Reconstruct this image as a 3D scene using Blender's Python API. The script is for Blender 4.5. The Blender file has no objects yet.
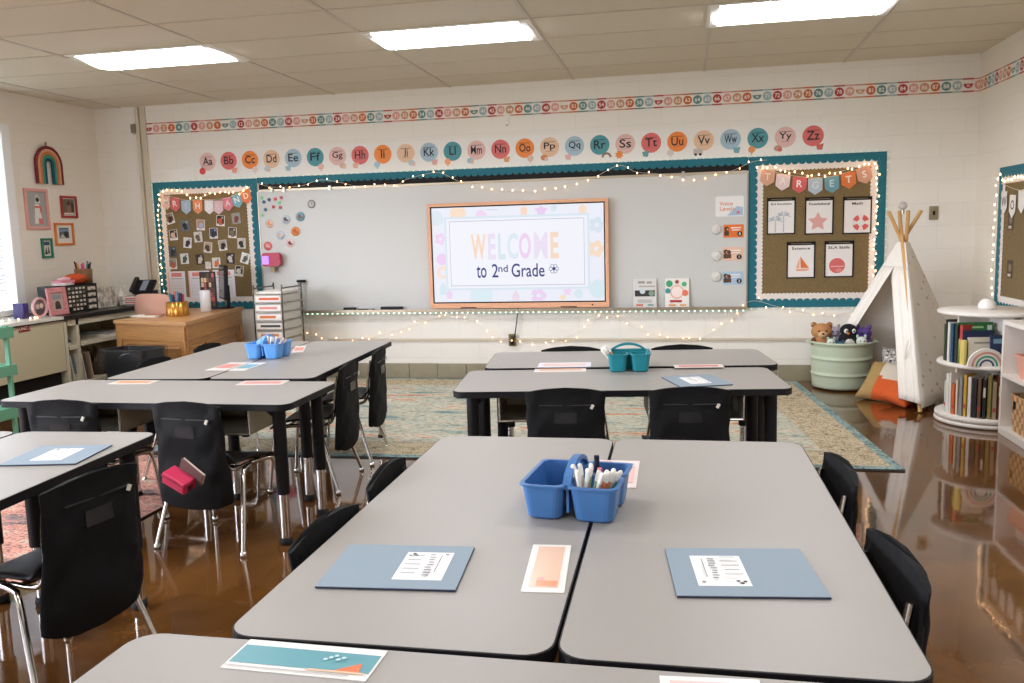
import bpy, bmesh, math, random
from mathutils import Matrix, Vector
random.seed(7)
PI = math.pi
col = bpy.context.scene.collection
SC = bpy.context.scene
# ------------------------------------------------------------------ camera and surveying
FPX, H = 845.2, 1.3712
D, XR, XL, CZ, YB = 7.778, 2.390, -5.845, 2.7285, -2.2
YAW, PIT, ROL = .2021, .1274, -.027
_fwd = Vector((0, math.cos(PIT), -math.sin(PIT))); _rt = Vector((1, 0, 0)); _up = _rt.cross(_fwd)
_r2 = math.cos(ROL)*_rt + math.sin(ROL)*_up; _u2 = -math.sin(ROL)*_rt + math.cos(ROL)*_up
_Rz = Matrix.Rotation(YAW, 3, 'Z')
RT, UP, FW = _Rz@_r2, _Rz@_u2, _Rz@_fwd
EYE = Vector((0, 0, H))
def ray(p): return RT*((p[0]-512)/FPX) + UP*((341.5-p[1])/FPX) + FW
def on_y(p, y): r = ray(p); return EYE + r*(y/r.y)
def on_x(p, x): r = ray(p); return EYE + r*(x/r.x)
def on_z(p, z): r = ray(p); return EYE + r*((z-H)/r.z)
cd = bpy.data.cameras.new('camera'); cam = bpy.data.objects.new('camera', cd); col.objects.link(cam)
cd.sensor_fit = 'HORIZONTAL'; cd.sensor_width = 36; cd.lens = 36*FPX/1024; cd.clip_start = .02
m3 = Matrix((RT, UP, -FW)).transposed(); cam.matrix_world = Matrix.Translation(EYE) @ m3.to_4x4()
SC.camera = cam
# ------------------------------------------------------------------ materials
def lin(h):
    h = h.lstrip('#'); v = [int(h[i:i+2], 16)/255 for i in (0, 2, 4)]
    return tuple(c/12.92 if c <= .04045 else ((c+.055)/1.055)**2.4 for c in v) + (1,)
_M = {}
def mat(name, color, rough=.6, metal=0., noise=0., nscale=20., bump=0., bscale=60., coat=0., emit=None, es=0., alpha=1., trans=0., spec=None, color2=None):
    if name in _M: return _M[name]
    m = bpy.data.materials.new(name); m.use_nodes = True; _M[name] = m
    nt = m.node_tree; b = nt.nodes['Principled BSDF']
    c = lin(color) if isinstance(color, str) else color
    b.inputs['Base Color'].default_value = c; b.inputs['Roughness'].default_value = rough; b.inputs['Metallic'].default_value = metal
    if spec is not None: b.inputs['Specular IOR Level'].default_value = spec
    if coat: b.inputs['Coat Weight'].default_value = coat; b.inputs['Coat Roughness'].default_value = .05
    if trans: b.inputs['Transmission Weight'].default_value = trans
    if alpha < 1: b.inputs['Alpha'].default_value = alpha
    if emit: b.inputs['Emission Color'].default_value = lin(emit); b.inputs['Emission Strength'].default_value = es
    tc = None
    if noise or bump:
        tc = nt.nodes.new('ShaderNodeTexCoord')
    if noise:
        n = nt.nodes.new('ShaderNodeTexNoise'); n.inputs['Scale'].default_value = nscale; n.inputs['Detail'].default_value = 6
        r = nt.nodes.new('ShaderNodeValToRGB'); e = r.color_ramp.elements
        c2 = lin(color2) if color2 else tuple(max(0, x*(1-noise)) for x in c[:3])+(1,)
        e[0].position = .35; e[1].position = .65; e[0].color = c2; e[1].color = c if color2 else tuple(min(1, x*(1+noise*.5)) for x in c[:3])+(1,)
        nt.links.new(tc.outputs['Object'], n.inputs['Vector']); nt.links.new(n.outputs['Fac'], r.inputs['Fac']); nt.links.new(r.outputs['Color'], b.inputs['Base Color'])
    if bump:
        n = nt.nodes.new('ShaderNodeTexNoise'); n.inputs['Scale'].default_value = bscale; n.inputs['Detail'].default_value = 4
        k = nt.nodes.new('ShaderNodeBump'); k.inputs['Strength'].default_value = bump; k.inputs['Distance'].default_value = .01
        nt.links.new(tc.outputs['Object'], n.inputs['Vector']); nt.links.new(n.outputs['Fac'], k.inputs['Height']); nt.links.new(k.outputs['Normal'], b.inputs['Normal'])
    return m
def P(h, rough=.65): return mat('paper_'+h.lstrip('#')+('' if rough == .65 else '_%d' % (rough*100)), h, rough)
def E(h, s): 
    return mat('glow_%s_%g' % (h.lstrip('#'), s), '#050505', .5, emit=h, es=s)
def block_wall(name, h, axis):
    m = mat(name, h, .5); nt = m.node_tree; b = nt.nodes['Principled BSDF']
    tc = nt.nodes.new('ShaderNodeTexCoord'); sx = nt.nodes.new('ShaderNodeSeparateXYZ'); cx = nt.nodes.new('ShaderNodeCombineXYZ')
    nt.links.new(tc.outputs['Object'], sx.inputs[0]); nt.links.new(sx.outputs[axis], cx.inputs[0]); nt.links.new(sx.outputs['Z'], cx.inputs[1])
    br = nt.nodes.new('ShaderNodeTexBrick'); br.inputs['Scale'].default_value = 1
    br.inputs['Brick Width'].default_value = .382; br.inputs['Row Height'].default_value = .191; br.inputs['Mortar Size'].default_value = .004; br.inputs['Mortar Smooth'].default_value = .6
    c = lin(h)
    br.inputs['Color1'].default_value = c; br.inputs['Color2'].default_value = tuple(x*.985 for x in c[:3])+(1,); br.inputs['Mortar'].default_value = tuple(x*.93 for x in c[:3])+(1,)
    nt.links.new(cx.outputs[0], br.inputs['Vector']); nt.links.new(br.outputs['Color'], b.inputs['Base Color'])
    bp = nt.nodes.new('ShaderNodeBump'); bp.invert = True; bp.inputs['Strength'].default_value = .25; bp.inputs['Distance'].default_value = .003
    nt.links.new(br.outputs['Fac'], bp.inputs['Height']); nt.links.new(bp.outputs['Normal'], b.inputs['Normal'])
    return m
# ------------------------------------------------------------------ mesh builder
_TX = {}
def text_geo(s, bold=0.):
    k = (s, bold)
    if k in _TX: return _TX[k]
    cu = bpy.data.curves.new('t', 'FONT'); cu.body = s; cu.size = 1; cu.offset = bold; cu.align_x = 'CENTER'; cu.align_y = 'CENTER'; cu.resolution_u = 3; cu.fill_mode = 'FRONT'
    o = bpy.data.objects.new('t', cu); col.objects.link(o); bpy.context.view_layer.update()
    me = o.evaluated_get(bpy.context.evaluated_depsgraph_get()).to_mesh()
    vs = [tuple(v.co) for v in me.vertices]; fs = [tuple(p.vertices) for p in me.polygons]
    o.to_mesh_clear() if False else None
    bpy.data.objects.remove(o); bpy.data.curves.remove(cu)
    xs = [v[0] for v in vs] or [0]; ys = [v[1] for v in vs] or [0]
    cx, cy = (min(xs)+max(xs))/2, (min(ys)+max(ys))/2
    vs = [(v[0]-cx, v[1]-cy, 0) for v in vs]
    _TX[k] = (vs, fs, max(xs)-min(xs), max(ys)-min(ys)); return _TX[k]
class MB:
    def __init__(s): s.v = []; s.f = []; s.mi = []; s.sm = []; s.ms = []; s.M = Matrix.Identity(4)
    def _m(s, m):
        if m not in s.ms: s.ms.append(m)
        return s.ms.index(m)
    def add(s, vs, fs, m, smooth=False):
        o = len(s.v); k = s._m(m)
        s.v += [s.M @ Vector(v) for v in vs]
        for f in fs: s.f.append([i+o for i in f]); s.mi.append(k); s.sm.append(smooth)
        return s
    def box(s, c, d, m, rz=0., r=None):
        x, y, z = d[0]/2, d[1]/2, d[2]/2
        R = r if r is not None else Matrix.Rotation(rz, 3, 'Z'); c = Vector(c)
        vs = [c + R@Vector((a*x, b*y, e*z)) for e in (-1, 1) for a, b in ((-1, -1), (1, -1), (1, 1), (-1, 1))]
        return s.add(vs, [(3, 2, 1, 0), (4, 5, 6, 7), (0, 1, 5, 4), (1, 2, 6, 5), (2, 3, 7, 6), (3, 0, 4, 7)], m)
    def bx(s, x0, x1, y0, y1, z0, z1, m): return s.box(((x0+x1)/2, (y0+y1)/2, (z0+z1)/2), (x1-x0, y1-y0, z1-z0), m)
    def cyl(s, a, b, r0, m, r1=None, n=16, cap=True, smooth=True):
        a, b = Vector(a), Vector(b); r1 = r0 if r1 is None else r1
        w = (b-a).normalized(); u = w.orthogonal().normalized(); t = w.cross(u)
        vs = []
        for i in range(n):
            d = u*math.cos(2*PI*i/n) + t*math.sin(2*PI*i/n); vs += [a+d*r0, b+d*r1]
        s.add(vs, [(2*i, 2*((i+1) % n), 2*((i+1) % n)+1, 2*i+1) for i in range(n)], m, smooth)
        if cap:
            s.add(vs, [tuple(2*i for i in range(n))[::-1], tuple(2*i+1 for i in range(n))], m)
        return s
    def tube(s, pts, r, m, n=8, cap=True):
        pts = [Vector(p) for p in pts]; k = len(pts)
        rs = r if isinstance(r, (list, tuple)) else [r]*k
        vs = []; pu = None
        for i, p in enumerate(pts):
            w = (pts[min(i+1, k-1)] - pts[max(i-1, 0)]).normalized()
            if pu is None: u = w.orthogonal().normalized()
            else:
                u = pu - w*pu.dot(w); u = u.normalized() if u.length > 1e-6 else w.orthogonal().normalized()
            pu = u; t = w.cross(u)
            vs += [p + (u*math.cos(2*PI*j/n) + t*math.sin(2*PI*j/n))*rs[i] for j in range(n)]
        fs = [(i*n+j, i*n+(j+1) % n, (i+1)*n+(j+1) % n, (i+1)*n+j) for i in range(k-1) for j in range(n)]
        s.add(vs, fs, m, True)
        if cap: s.add(vs[:n], [tuple(range(n))[::-1]], m); s.add(vs[-n:], [tuple(range(n))], m)
        return s
    def lathe(s, c, prof, m, n=32, sy=1.):
        vs = []; c = Vector(c)
        for (r, z) in prof:
            vs += [c + Vector((r*math.cos(2*PI*j/n), sy*r*math.sin(2*PI*j/n), z)) for j in range(n)]
        fs = [(i*n+j, i*n+(j+1) % n, (i+1)*n+(j+1) % n, (i+1)*n+j) for i in range(len(prof)-1) for j in range(n)]
        return s.add(vs, fs, m, True)
    def loft(s, loops, m, cap0=True, cap1=True, smooth=True):
        n = len(loops[0]); vs = [p for l in loops for p in l]
        fs = [(i*n+j, i*n+(j+1) % n, (i+1)*n+(j+1) % n, (i+1)*n+j) for i in range(len(loops)-1) for j in range(n)]
        s.add(vs, fs, m, smooth)
        if cap0: s.add(loops[0], [tuple(range(n))[::-1]], m)
        if cap1: s.add(loops[-1], [tuple(range(n))], m)
        return s
    def prism(s, poly, z0, z1, m, side=None, smooth=False):
        n = len(poly); side = side or m
        vs = [(p[0], p[1], z0) for p in poly] + [(p[0], p[1], z1) for p in poly]
        s.add(vs, [tuple(range(n))[::-1], tuple(range(n, 2*n))], m)
        return s.add(vs, [(i, (i+1) % n, n+(i+1) % n, n+i) for i in range(n)], side, smooth)
    def sph(s, c, r, m, n=12, k=8, rz=None):
        c = Vector(c); r = Vector(r) if isinstance(r, (tuple, list)) else Vector((r, r, r))
        R = rz or Matrix.Identity(3)
        loops = []
        for i in range(k+1):
            a = -PI/2 + PI*i/k; q = max(math.cos(a), 1e-4)
            loops.append([c + R@Vector((r.x*q*math.cos(2*PI*j/n), r.y*q*math.sin(2*PI*j/n), r.z*math.sin(a))) for j in range(n)])
        return s.loft(loops, m)
    # 2D shapes drawn on the local XY plane at height z
    def poly(s, pts, z, m): return s.add([(p[0], p[1], z) for p in pts], [tuple(range(len(pts)))], m)
    def disc(s, x, y, r, z, m, n=20, ry=None):
        ry = ry or r; return s.poly([(x+r*math.cos(2*PI*i/n), y+ry*math.sin(2*PI*i/n)) for i in range(n)], z, m)
    def ring(s, x, y, r0, r1, z, m, a0=0., a1=2*PI, n=24):
        vs = []
        for i in range(n+1):
            a = a0+(a1-a0)*i/n; vs += [(x+r0*math.cos(a), y+r0*math.sin(a), z), (x+r1*math.cos(a), y+r1*math.sin(a), z)]
        return s.add(vs, [(2*i, 2*i+1, 2*i+3, 2*i+2) for i in range(n)], m)
    def rect(s, x, y, w, h, z, m): return s.poly([(x-w/2, y-h/2), (x+w/2, y-h/2), (x+w/2, y+h/2), (x-w/2, y+h/2)], z, m)
    def text(s, t, x, y, h, z, m, bold=.01, w=None, rot=0.):
        vs, fs, tw, th = text_geo(t, bold); k = h/ max(th, 1e-3); kx = k if w is None else w/max(tw, 1e-3)
        ca, sa = math.cos(rot), math.sin(rot)
        return s.add([(x+v[0]*kx*ca-v[1]*k*sa, y+v[0]*kx*sa+v[1]*k*ca, z) for v in vs], fs, m)
    def build(s, name, parent=None, bevel=0., loc=None, rz=0.):
        me = bpy.data.meshes.new(name); me.from_pydata([tuple(v) for v in s.v], [], s.f)
        for m in s.ms: me.materials.append(m)
        for p, k, sm in zip(me.polygons, s.mi, s.sm): p.material_index = k; p.use_smooth = sm
        me.update()
        o = bpy.data.objects.new(name, me); col.objects.link(o)
        if parent: o.parent = parent
        if loc is not None: o.location = loc
        o.rotation_euler.z = rz
        if bevel:
            b = o.modifiers.new('bevel', 'BEVEL'); b.width = bevel; b.segments = 2; b.limit_method = 'ANGLE'; b.angle_limit = .6
        return o
def tag(o, label, cat, group=None, kind=None):
    o['label'] = label; o['category'] = cat
    if group: o['group'] = group
    if kind: o['kind'] = kind
    return o
def thing(name, label, cat, loc=(0, 0, 0), rz=0., group=None):
    o = bpy.data.objects.new(name, None); col.objects.link(o); o.location = loc; o.rotation_euler.z = rz; o.empty_display_size = .05
    return tag(o, label, cat, group)
def struct(o, label=None):
    o['kind'] = 'structure'
    if label: o['label'] = label
    return o
def dup(root, loc, rz, label, group=None):
    r = root.copy(); col.objects.link(r); r.location = loc; r.rotation_euler.z = rz; r['label'] = label
    if group: r['group'] = group
    for ch in list(root.children):
        c = ch.copy(); col.objects.link(c); c.parent = r
        for g in ch.children:
            d = g.copy(); col.objects.link(d); d.parent = c
    return r
def rrect(w, h, r, n=5, cx=0., cy=0.):
    pts = []
    for sx, sy, a in ((1, 1, 0), (-1, 1, PI/2), (-1, -1, PI), (1, -1, 3*PI/2)):
        for i in range(n+1):
            t = a+PI/2*i/n; pts.append((cx+sx*(w/2-r)+r*math.cos(t), cy+sy*(h/2-r)+r*math.sin(t)))
    return pts
def spline(pts, k=6):
    pts = [Vector(p) for p in pts]; out = []
    for i in range(len(pts)-1):
        a, b, c, d = pts[max(i-1, 0)], pts[i], pts[i+1], pts[min(i+2, len(pts)-1)]
        for j in range(k):
            t = j/k; out.append(.5*((2*b)+(c-a)*t+(2*a-5*b+4*c-d)*t*t+(3*b-a-3*c+d)*t**3))
    return out+[pts[-1]]
# frames whose local XY is the face of a wall or of a table, seen the right way up
def frame_front(x, z, off=0.): return Matrix(((1, 0, 0, x), (0, 0, -1, D-off), (0, 1, 0, z), (0, 0, 0, 1)))
def frame_left(y, z, off=0.): return Matrix(((0, 0, 1, XL+off), (1, 0, 0, y), (0, 1, 0, z), (0, 0, 0, 1)))
def frame_right(y, z, off=0.): return Matrix(((0, 0, -1, XR-off), (-1, 0, 0, y), (0, 1, 0, z), (0, 0, 0, 1)))
def frame_flat(x, y, z, a=0.): return Matrix.Translation((x, y, z)) @ Matrix.Rotation(a, 4, 'Z')
def rotz(a): return Matrix.Rotation(a, 4, 'Z')
def shapes(mb, items, t):
    z = t+.0006
    for it in items:
        k = it[0]
        if k == 'c': mb.disc(it[1], it[2], it[3], z, it[4], ry=it[5] if len(it) > 5 else None)
        elif k == 'r': mb.rect(it[1], it[2], it[3], it[4], z, it[5])
        elif k == 'p': mb.poly(it[1], z, it[2])
        elif k == 'o': mb.ring(it[1], it[2], it[3], it[4], z, it[5], *(it[6:8] if len(it) > 6 else ()))
        elif k == 't': mb.text(it[1], it[2], it[3], it[4], z, it[5], *(it[6:]))
        z += .0004
def card(name, label, cat, M, w, h, base, items=(), t=.002, r=0., group=None):
    mb = MB(); mb.prism(rrect(w, h, r) if r else [(-w/2, -h/2), (w/2, -h/2), (w/2, h/2), (-w/2, h/2)], 0, t, base)
    shapes(mb, items, t)
    o = mb.build(name); o.matrix_world = M
    return tag(o, label, cat, group)
BLACK = mat('black_plastic', '#161617', .5, spec=.3); INK = mat('ink', '#222226', .6); WHITE = P('#f2efea'); TEAL = mat('teal_border', '#146a7a', .7)
CHROME = mat('chrome', '#d8d6d2', .14, 1.); STEEL = mat('brushed_steel', '#b9b4aa', .3, .9); DARKMETAL = mat('dark_metal', '#3a3835', .35, .7)
# ------------------------------------------------------------------ room shell
W_FRONT = block_wall('painted_block_front', '#f1ede5', 'X'); W_SIDE = block_wall('painted_block_side', '#ede6d9', 'Y')
def floor_mat():
    m = mat('polished_brown_floor', '#6d4d31', .07, coat=.35); nt = m.node_tree; b = nt.nodes['Principled BSDF']
    tc = nt.nodes.new('ShaderNodeTexCoord')
    n1 = nt.nodes.new('ShaderNodeTexNoise'); n1.inputs['Scale'].default_value = 1.6; n1.inputs['Detail'].default_value = 7; n1.inputs['Roughness'].default_value = .62; n1.inputs['Distortion'].default_value = .6
    r = nt.nodes.new('ShaderNodeValToRGB'); e = r.color_ramp.elements
    e[0].position = .3; e[0].color = lin('#472910'); e[1].position = .72; e[1].color = lin('#7a5026')
    nt.links.new(tc.outputs['Object'], n1.inputs['Vector']); nt.links.new(n1.outputs['Fac'], r.inputs['Fac']); nt.links.new(r.outputs['Color'], b.inputs['Base Color'])
    n2 = nt.nodes.new('ShaderNodeTexNoise'); n2.inputs['Scale'].default_value = 30; n2.inputs['Detail'].default_value = 5
    mr = nt.nodes.new('ShaderNodeMapRange'); mr.inputs['From Min'].default_value = .3; mr.inputs['From Max'].default_value = .7; mr.inputs['To Min'].default_value = .025; mr.inputs['To Max'].default_value = .09
    nt.links.new(tc.outputs['Object'], n2.inputs['Vector']); nt.links.new(n2.outputs['Fac'], mr.inputs['Value']); nt.links.new(mr.outputs[0], b.inputs['Roughness'])
    n3 = nt.nodes.new('ShaderNodeTexNoise'); n3.inputs['Scale'].default_value = 5; bp = nt.nodes.new('ShaderNodeBump'); bp.inputs['Strength'].default_value = .06; bp.inputs['Distance'].default_value = .01
    nt.links.new(tc.outputs['Object'], n3.inputs['Vector']); nt.links.new(n3.outputs['Fac'], bp.inputs['Height']); nt.links.new(bp.outputs['Normal'], b.inputs['Normal'])
    return m
struct(MB().bx(XL-.2, XR+.2, YB-.2, D+.2, -.1, 0, floor_mat()).build('floor'), 'polished brown concrete floor')
TILE = mat('ceiling_tile', '#d8cfba', .9, noise=.07, nscale=260, bump=.25, bscale=300)
struct(MB().bx(XL-.2, XR+.2, YB-.2, D+.2, CZ, CZ+.1, TILE).build('ceiling'), 'beige lay-in tile ceiling')
struct(MB().bx(XL-.2, XR+.2, D, D+.2, 0, CZ, W_FRONT).build('wall_front'), 'cream painted block wall')
struct(MB().bx(XR, XR+.2, YB, D, 0, CZ, W_SIDE).build('wall_right'))
struct(MB().bx(XL-.2, XR+.2, YB-.2, YB, 0, CZ, W_FRONT).build('wall_back'))
WZ0, WZ1 = .80, 2.44
OPEN = [(4.2, 6.60), (.9, 3.6), (-1.9, .5)]
wl = MB(); ed = [YB]+[q for o in sorted(OPEN) for q in o]+[D]
for k in range(0, len(ed), 2): wl.bx(XL-.2, XL, ed[k], ed[k+1], 0, CZ, W_SIDE)
for o in OPEN: wl.bx(XL-.2, XL, o[0], o[1], 0, WZ0, W_SIDE).bx(XL-.2, XL, o[0], o[1], WZ1, CZ, W_SIDE)
struct(wl.build('wall_left'))
TRIMW = mat('white_window_trim', '#f1f2f1', .4); PANE = mat('window_glass', '#ffffff', .02, trans=1.); BLM = mat('blind_slat', '#dfe6ea', .5)
nt = PANE.node_tree; tb = nt.nodes.new('ShaderNodeBsdfTransparent'); gl = nt.nodes.new('ShaderNodeBsdfGlossy'); gl.inputs['Roughness'].default_value = .02; mx = nt.nodes.new('ShaderNodeMixShader'); mx.inputs[0].default_value = .06
nt.links.new(tb.outputs[0], mx.inputs[1]); nt.links.new(gl.outputs[0], mx.inputs[2]); nt.links.new(mx.outputs[0], nt.nodes['Material Output'].inputs['Surface'])
for i, (WY0, WY1) in enumerate(OPEN):
    w = thing('window_%d' % (i+1), ['tall window with white frame and slatted blind at the left edge', 'white-framed window on the left wall, beside the camera', 'white-framed window on the left wall, farthest back'][i], 'window'); w['kind'] = 'structure'
    f = MB()
    f.bx(XL-.17, XL+.03, WY1-.10, WY1, WZ0, WZ1, TRIMW).bx(XL-.17, XL+.03, WY0, WY0+.10, WZ0, WZ1, TRIMW).bx(XL-.17, XL+.028, WY0+.1, WY1-.1, WZ1-.08, WZ1, TRIMW).bx(XL-.17, XL+.06, WY0-.03, WY1, WZ0-.03, WZ0+.02, TRIMW)
    m_ = (WY0+WY1)/2; f.bx(XL-.15, XL-.08, m_-.03, m_+.03, WZ0, WZ1, TRIMW); f.build('window_frame', w, .004)
    MB().add([(XL-.12, WY0+.1, WZ0), (XL-.12, WY1-.1, WZ0), (XL-.12, WY1-.1, WZ1-.08), (XL-.12, WY0+.1, WZ1-.08)], [(0, 1, 2, 3)], PANE).build('window_pane', w)
    if i == 0:
        bl = MB()
        for k in range(48):
            z = WZ0+.06+k*.032; bl.box((XL-.06, m_, z), (.028, WY1-WY0-.22, .0015), BLM, r=Matrix.Rotation(-1.0, 3, 'Y'))
        for y in (4.6, 5.2, 5.8, 6.3): bl.tube([(XL-.06, y, WZ0+.05), (XL-.06, y, WZ1-.08)], .0015, BLM, 5)
        bl.build('window_blind', w)
    la = bpy.data.lights.new('window_portal', 'AREA'); la.shape = 'RECTANGLE'; la.size = WY1-WY0; la.size_y = WZ1-WZ0; la.cycles.is_portal = True
    lo_ = bpy.data.objects.new('window_portal', la); col.objects.link(lo_); lo_.matrix_world = Matrix(((0, 0, -1, XL-.19), (1, 0, 0, m_), (0, -1, 0, (WZ0+WZ1)/2), (0, 0, 0, 1)))
# ceiling suspension bars
BAR = mat('ceiling_bar', '#c8bfae', .6)
LX0, LYF = -2.2486*.94, 5.8811*.94      # near left corner of the middle lamp
TW, TH = 1.146, .573
cb = MB()
x = LX0-4*TW
while x < XR:
    if x > XL: cb.bx(x-.012, x+.012, YB, D, CZ-.006, CZ, BAR)
    x += TW
y = LYF-14*TH
while y < D:
    if y > YB: cb.bx(XL, XR, y-.008, y+.008, CZ-.004, CZ, mat('ceiling_bar_shade', '#c6bca6', .7))
    y += TH
struct(cb.build('trim_1'), 'beige ceiling suspension grid')
# base tiles, wall raceways
BASE = mat('base_tile', '#9b9279', .35, noise=.08, nscale=8)
def base_run(name, horizontal):
    mb = MB()
    if horizontal:
        x = -5.2
        while x < XR-.01: x1 = min(x+.284, XR); mb.bx(x+.0015, x1-.0015, D-.016, D, 0, .143, BASE); x += .287
    else:
        y = 2.0
        while y < D-.02: mb.bx(XR-.016, XR, y+.0015, min(y+.284, D-.017), 0, .143, BASE); y += .287
    return struct(mb.build(name, bevel=.002))
base_run('baseboard_front', True); base_run('baseboard_right', False)
RACE = mat('raceway_cream', '#cfc4b0', .45)
struct(MB().bx(-3.45, 1.10, D-.022, D, .362, .385, RACE).build('trim_2', bevel=.003), 'horizontal cream raceway low on the front wall')
struct(MB().bx(-5.37, -5.335, D-.03, D, .143, CZ-.01, RACE).bx(-5.325, -5.265, D-.02, D, .143, CZ-.01, RACE).build('trim_3', bevel=.003), 'vertical cream raceways beside the left board')
# ------------------------------------------------------------------ lamps
LAMPW = mat('lamp_trim_white', '#f4f2ec', .4)
LAMPG = E('#f8faff', 16.5); LAMPG2 = E('#f8faff', 9.0)
def lamp(x, y, label):
    t = thing('ceiling_light', label, 'ceiling light', (x, y, CZ), group='recessed fluorescent ceiling lights')
    f = MB(); w, d = TW, TH
    f.bx(.02, w-.02, 0, .02, -.012, 0, LAMPW).bx(.02, w-.02, d-.02, d, -.012, 0, LAMPW).bx(0, .02, 0, d, -.012, 0, LAMPW).bx(w-.02, w, 0, d, -.012, 0, LAMPW)
    f.build('lamp_frame', t)
    g = MB(); n = 10; vs = []
    for i in range(n+1):
        a = i/n; yy = .02+(d-.04)*a; z = -.006-.045*math.sin(PI*a)
        vs += [(.07, yy, z), (w-.07, yy, z)]
    g.add(vs, [(2*i, 2*i+2, 2*i+3, 2*i+1) for i in range(n//2)], LAMPG, False); g.add(vs, [(2*i, 2*i+2, 2*i+3, 2*i+1) for i in range(n//2, n)], LAMPG2, False)
    g.build('diffuser', t)
    for x0 in (.02, w-.07): MB().bx(x0, x0+.05, .02, d-.02, -.02, -.004, LAMPW).build('end_cap', t)
    return t
lx, ly = LX0, LYF
lamp(lx-2*TW+.05, ly, 'leftmost of the three lit ceiling panels above the front of the room')
lamp(lx, ly, 'middle lit ceiling panel above the big screen')
lamp(lx+2*TW-.03, ly, 'rightmost lit ceiling panel, cut by the top edge of the photo')
for k in (-2, 0, 2):
    for dy in (-5, -10): lamp(lx+k*TW, ly+dy*TH, 'lit ceiling panel further back, above the desks')
# ------------------------------------------------------------------ world
wd = bpy.data.worlds.new('sky'); SC.world = wd; wd.use_nodes = True
bg = wd.node_tree.nodes['Background']; bg.inputs['Strength'].default_value = 21.0
_n = wd.node_tree.nodes; _l = wd.node_tree.links
_tc = _n.new('ShaderNodeTexCoord'); _sp = _n.new('ShaderNodeSeparateXYZ'); _rp = _n.new('ShaderNodeValToRGB'); _mr = _n.new('ShaderNodeMapRange'); _mr.inputs['From Min'].default_value = -1
_l.new(_tc.outputs['Generated'], _sp.inputs[0]); _l.new(_sp.outputs['Z'], _mr.inputs['Value']); _l.new(_mr.outputs[0], _rp.inputs['Fac']); _l.new(_rp.outputs['Color'], bg.inputs['Color'])
_e = _rp.color_ramp.elements; _e[0].position = .48; _e[0].color = (.045, .048, .04, 1); _e[1].position = .52; _e[1].color = lin('#eaf0ff')
SC.view_settings.view_transform = 'Standard'; SC.view_settings.look = 'None'; SC.view_settings.gamma = 1; SC.view_settings.use_curve_mapping = False
SC.view_settings.exposure = 0.30
SC.cycles.max_bounces = 8; SC.cycles.diffuse_bounces = 5; SC.cycles.glossy_bounces = 4; SC.cycles.transparent_max_bounces = 8; SC.cycles.transmission_bounces = 6
SC.cycles.use_denoising = True; SC.cycles.caustics_reflective = False; SC.cycles.caustics_refractive = False; SC.cycles.sample_clamp_indirect = 4
# ------------------------------------------------------------------ rugs
def rug_mat(name, cols, scale, streak=(1, 5, 1)):
    m = mat(name, cols[0], .95, bump=.3, bscale=250); nt = m.node_tree; b = nt.nodes['Principled BSDF']
    tc = nt.nodes.new('ShaderNodeTexCoord'); mp = nt.nodes.new('ShaderNodeMapping'); mp.inputs['Scale'].default_value = streak
    nt.links.new(tc.outputs['Object'], mp.inputs['Vector'])
    n = nt.nodes.new('ShaderNodeTexNoise'); n.inputs['Scale'].default_value = scale; n.inputs['Detail'].default_value = 9; n.inputs['Roughness'].default_value = .68
    nt.links.new(mp.outputs[0], n.inputs['Vector'])
    r = nt.nodes.new('ShaderNodeValToRGB'); el = r.color_ramp.elements
    while len(el) < len(cols): el.new(.5)
    for i, c in enumerate(cols): el[i].position = .33+.36*i/(len(cols)-1); el[i].color = lin(c)
    nt.links.new(n.outputs['Fac'], r.inputs['Fac'])
    # fine dark flecks
    n2 = nt.nodes.new('ShaderNodeTexNoise'); n2.inputs['Scale'].default_value = 26; n2.inputs['Detail'].default_value = 6; nt.links.new(mp.outputs[0], n2.inputs['Vector'])
    r2 = nt.nodes.new('ShaderNodeValToRGB'); e2 = r2.color_ramp.elements; e2[0].position = .40; e2[0].color = (.16, .15, .14, 1); e2[1].position = .47; e2[1].color = (1, 1, 1, 1)
    nt.links.new(n2.outputs['Fac'], r2.inputs['Fac'])
    mx = nt.nodes.new('ShaderNodeMixRGB'); mx.blend_type = 'MULTIPLY'; mx.inputs[0].default_value = .75
    nt.links.new(r.outputs['Color'], mx.inputs[1]); nt.links.new(r2.outputs['Color'], mx.inputs[2]); nt.links.new(mx.outputs[0], b.inputs['Base Color'])
    return m
RUGF = rug_mat('rug_field', ['#3f7f86', '#8fa5a0', '#cfc6b0', '#b9c0b2', '#d8cfba', '#d98d5c', '#c4563c'], 1.5)
RUGB = rug_mat('rug_band', ['#75695a', '#bfae8e', '#cdbfa2', '#c9a878'], 5, (3, 3, 1))
RUGE = rug_mat('rug_edge', ['#5f7f84', '#8ea6a3', '#a9bab3'], 4, (2, 2, 1))
t = thing('area_rug', 'large faded teal and cream oriental rug under the far tables', 'rug')
A = [(1.206, 4.90), (.975, 7.70), (-3.62, 7.70), (-3.50, 4.86)]
def quad_in(q, d):
    c = Vector((sum(p[0] for p in q)/4, sum(p[1] for p in q)/4)); return [(p[0]+(d if p[0] < c.x else -d), p[1]+(d if p[1] < c.y else -d)) for p in q]
A1, A2 = quad_in(A, .06), quad_in(A, .38)
MB().prism(A, .001, .010, RUGE, mat('rug_binding', '#3d4a4c', .9)).build('rug_edge', t)
MB().prism(A1, .010, .0106, RUGB).build('rug_band', t); MB().prism(A2, .0106, .0112, RUGF).build('rug_field', t)
RUG2 = rug_mat('rug_salmon', ['#39383c', '#8e7b78', '#cf8f7c', '#d9a08b', '#c9bba6', '#c97f6c'], 2.2, (2, 4, 1))
tag(MB().prism([(-2.66, 2.2), (-2.66, 4.76), (-4.6, 4.76), (-4.6, 2.2)], .001, .009, RUG2, mat('rug_binding2', '#4b3a33', .9)).build('area_rug'), 'salmon and charcoal patterned rug under the tables on the left', 'rug')
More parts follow.
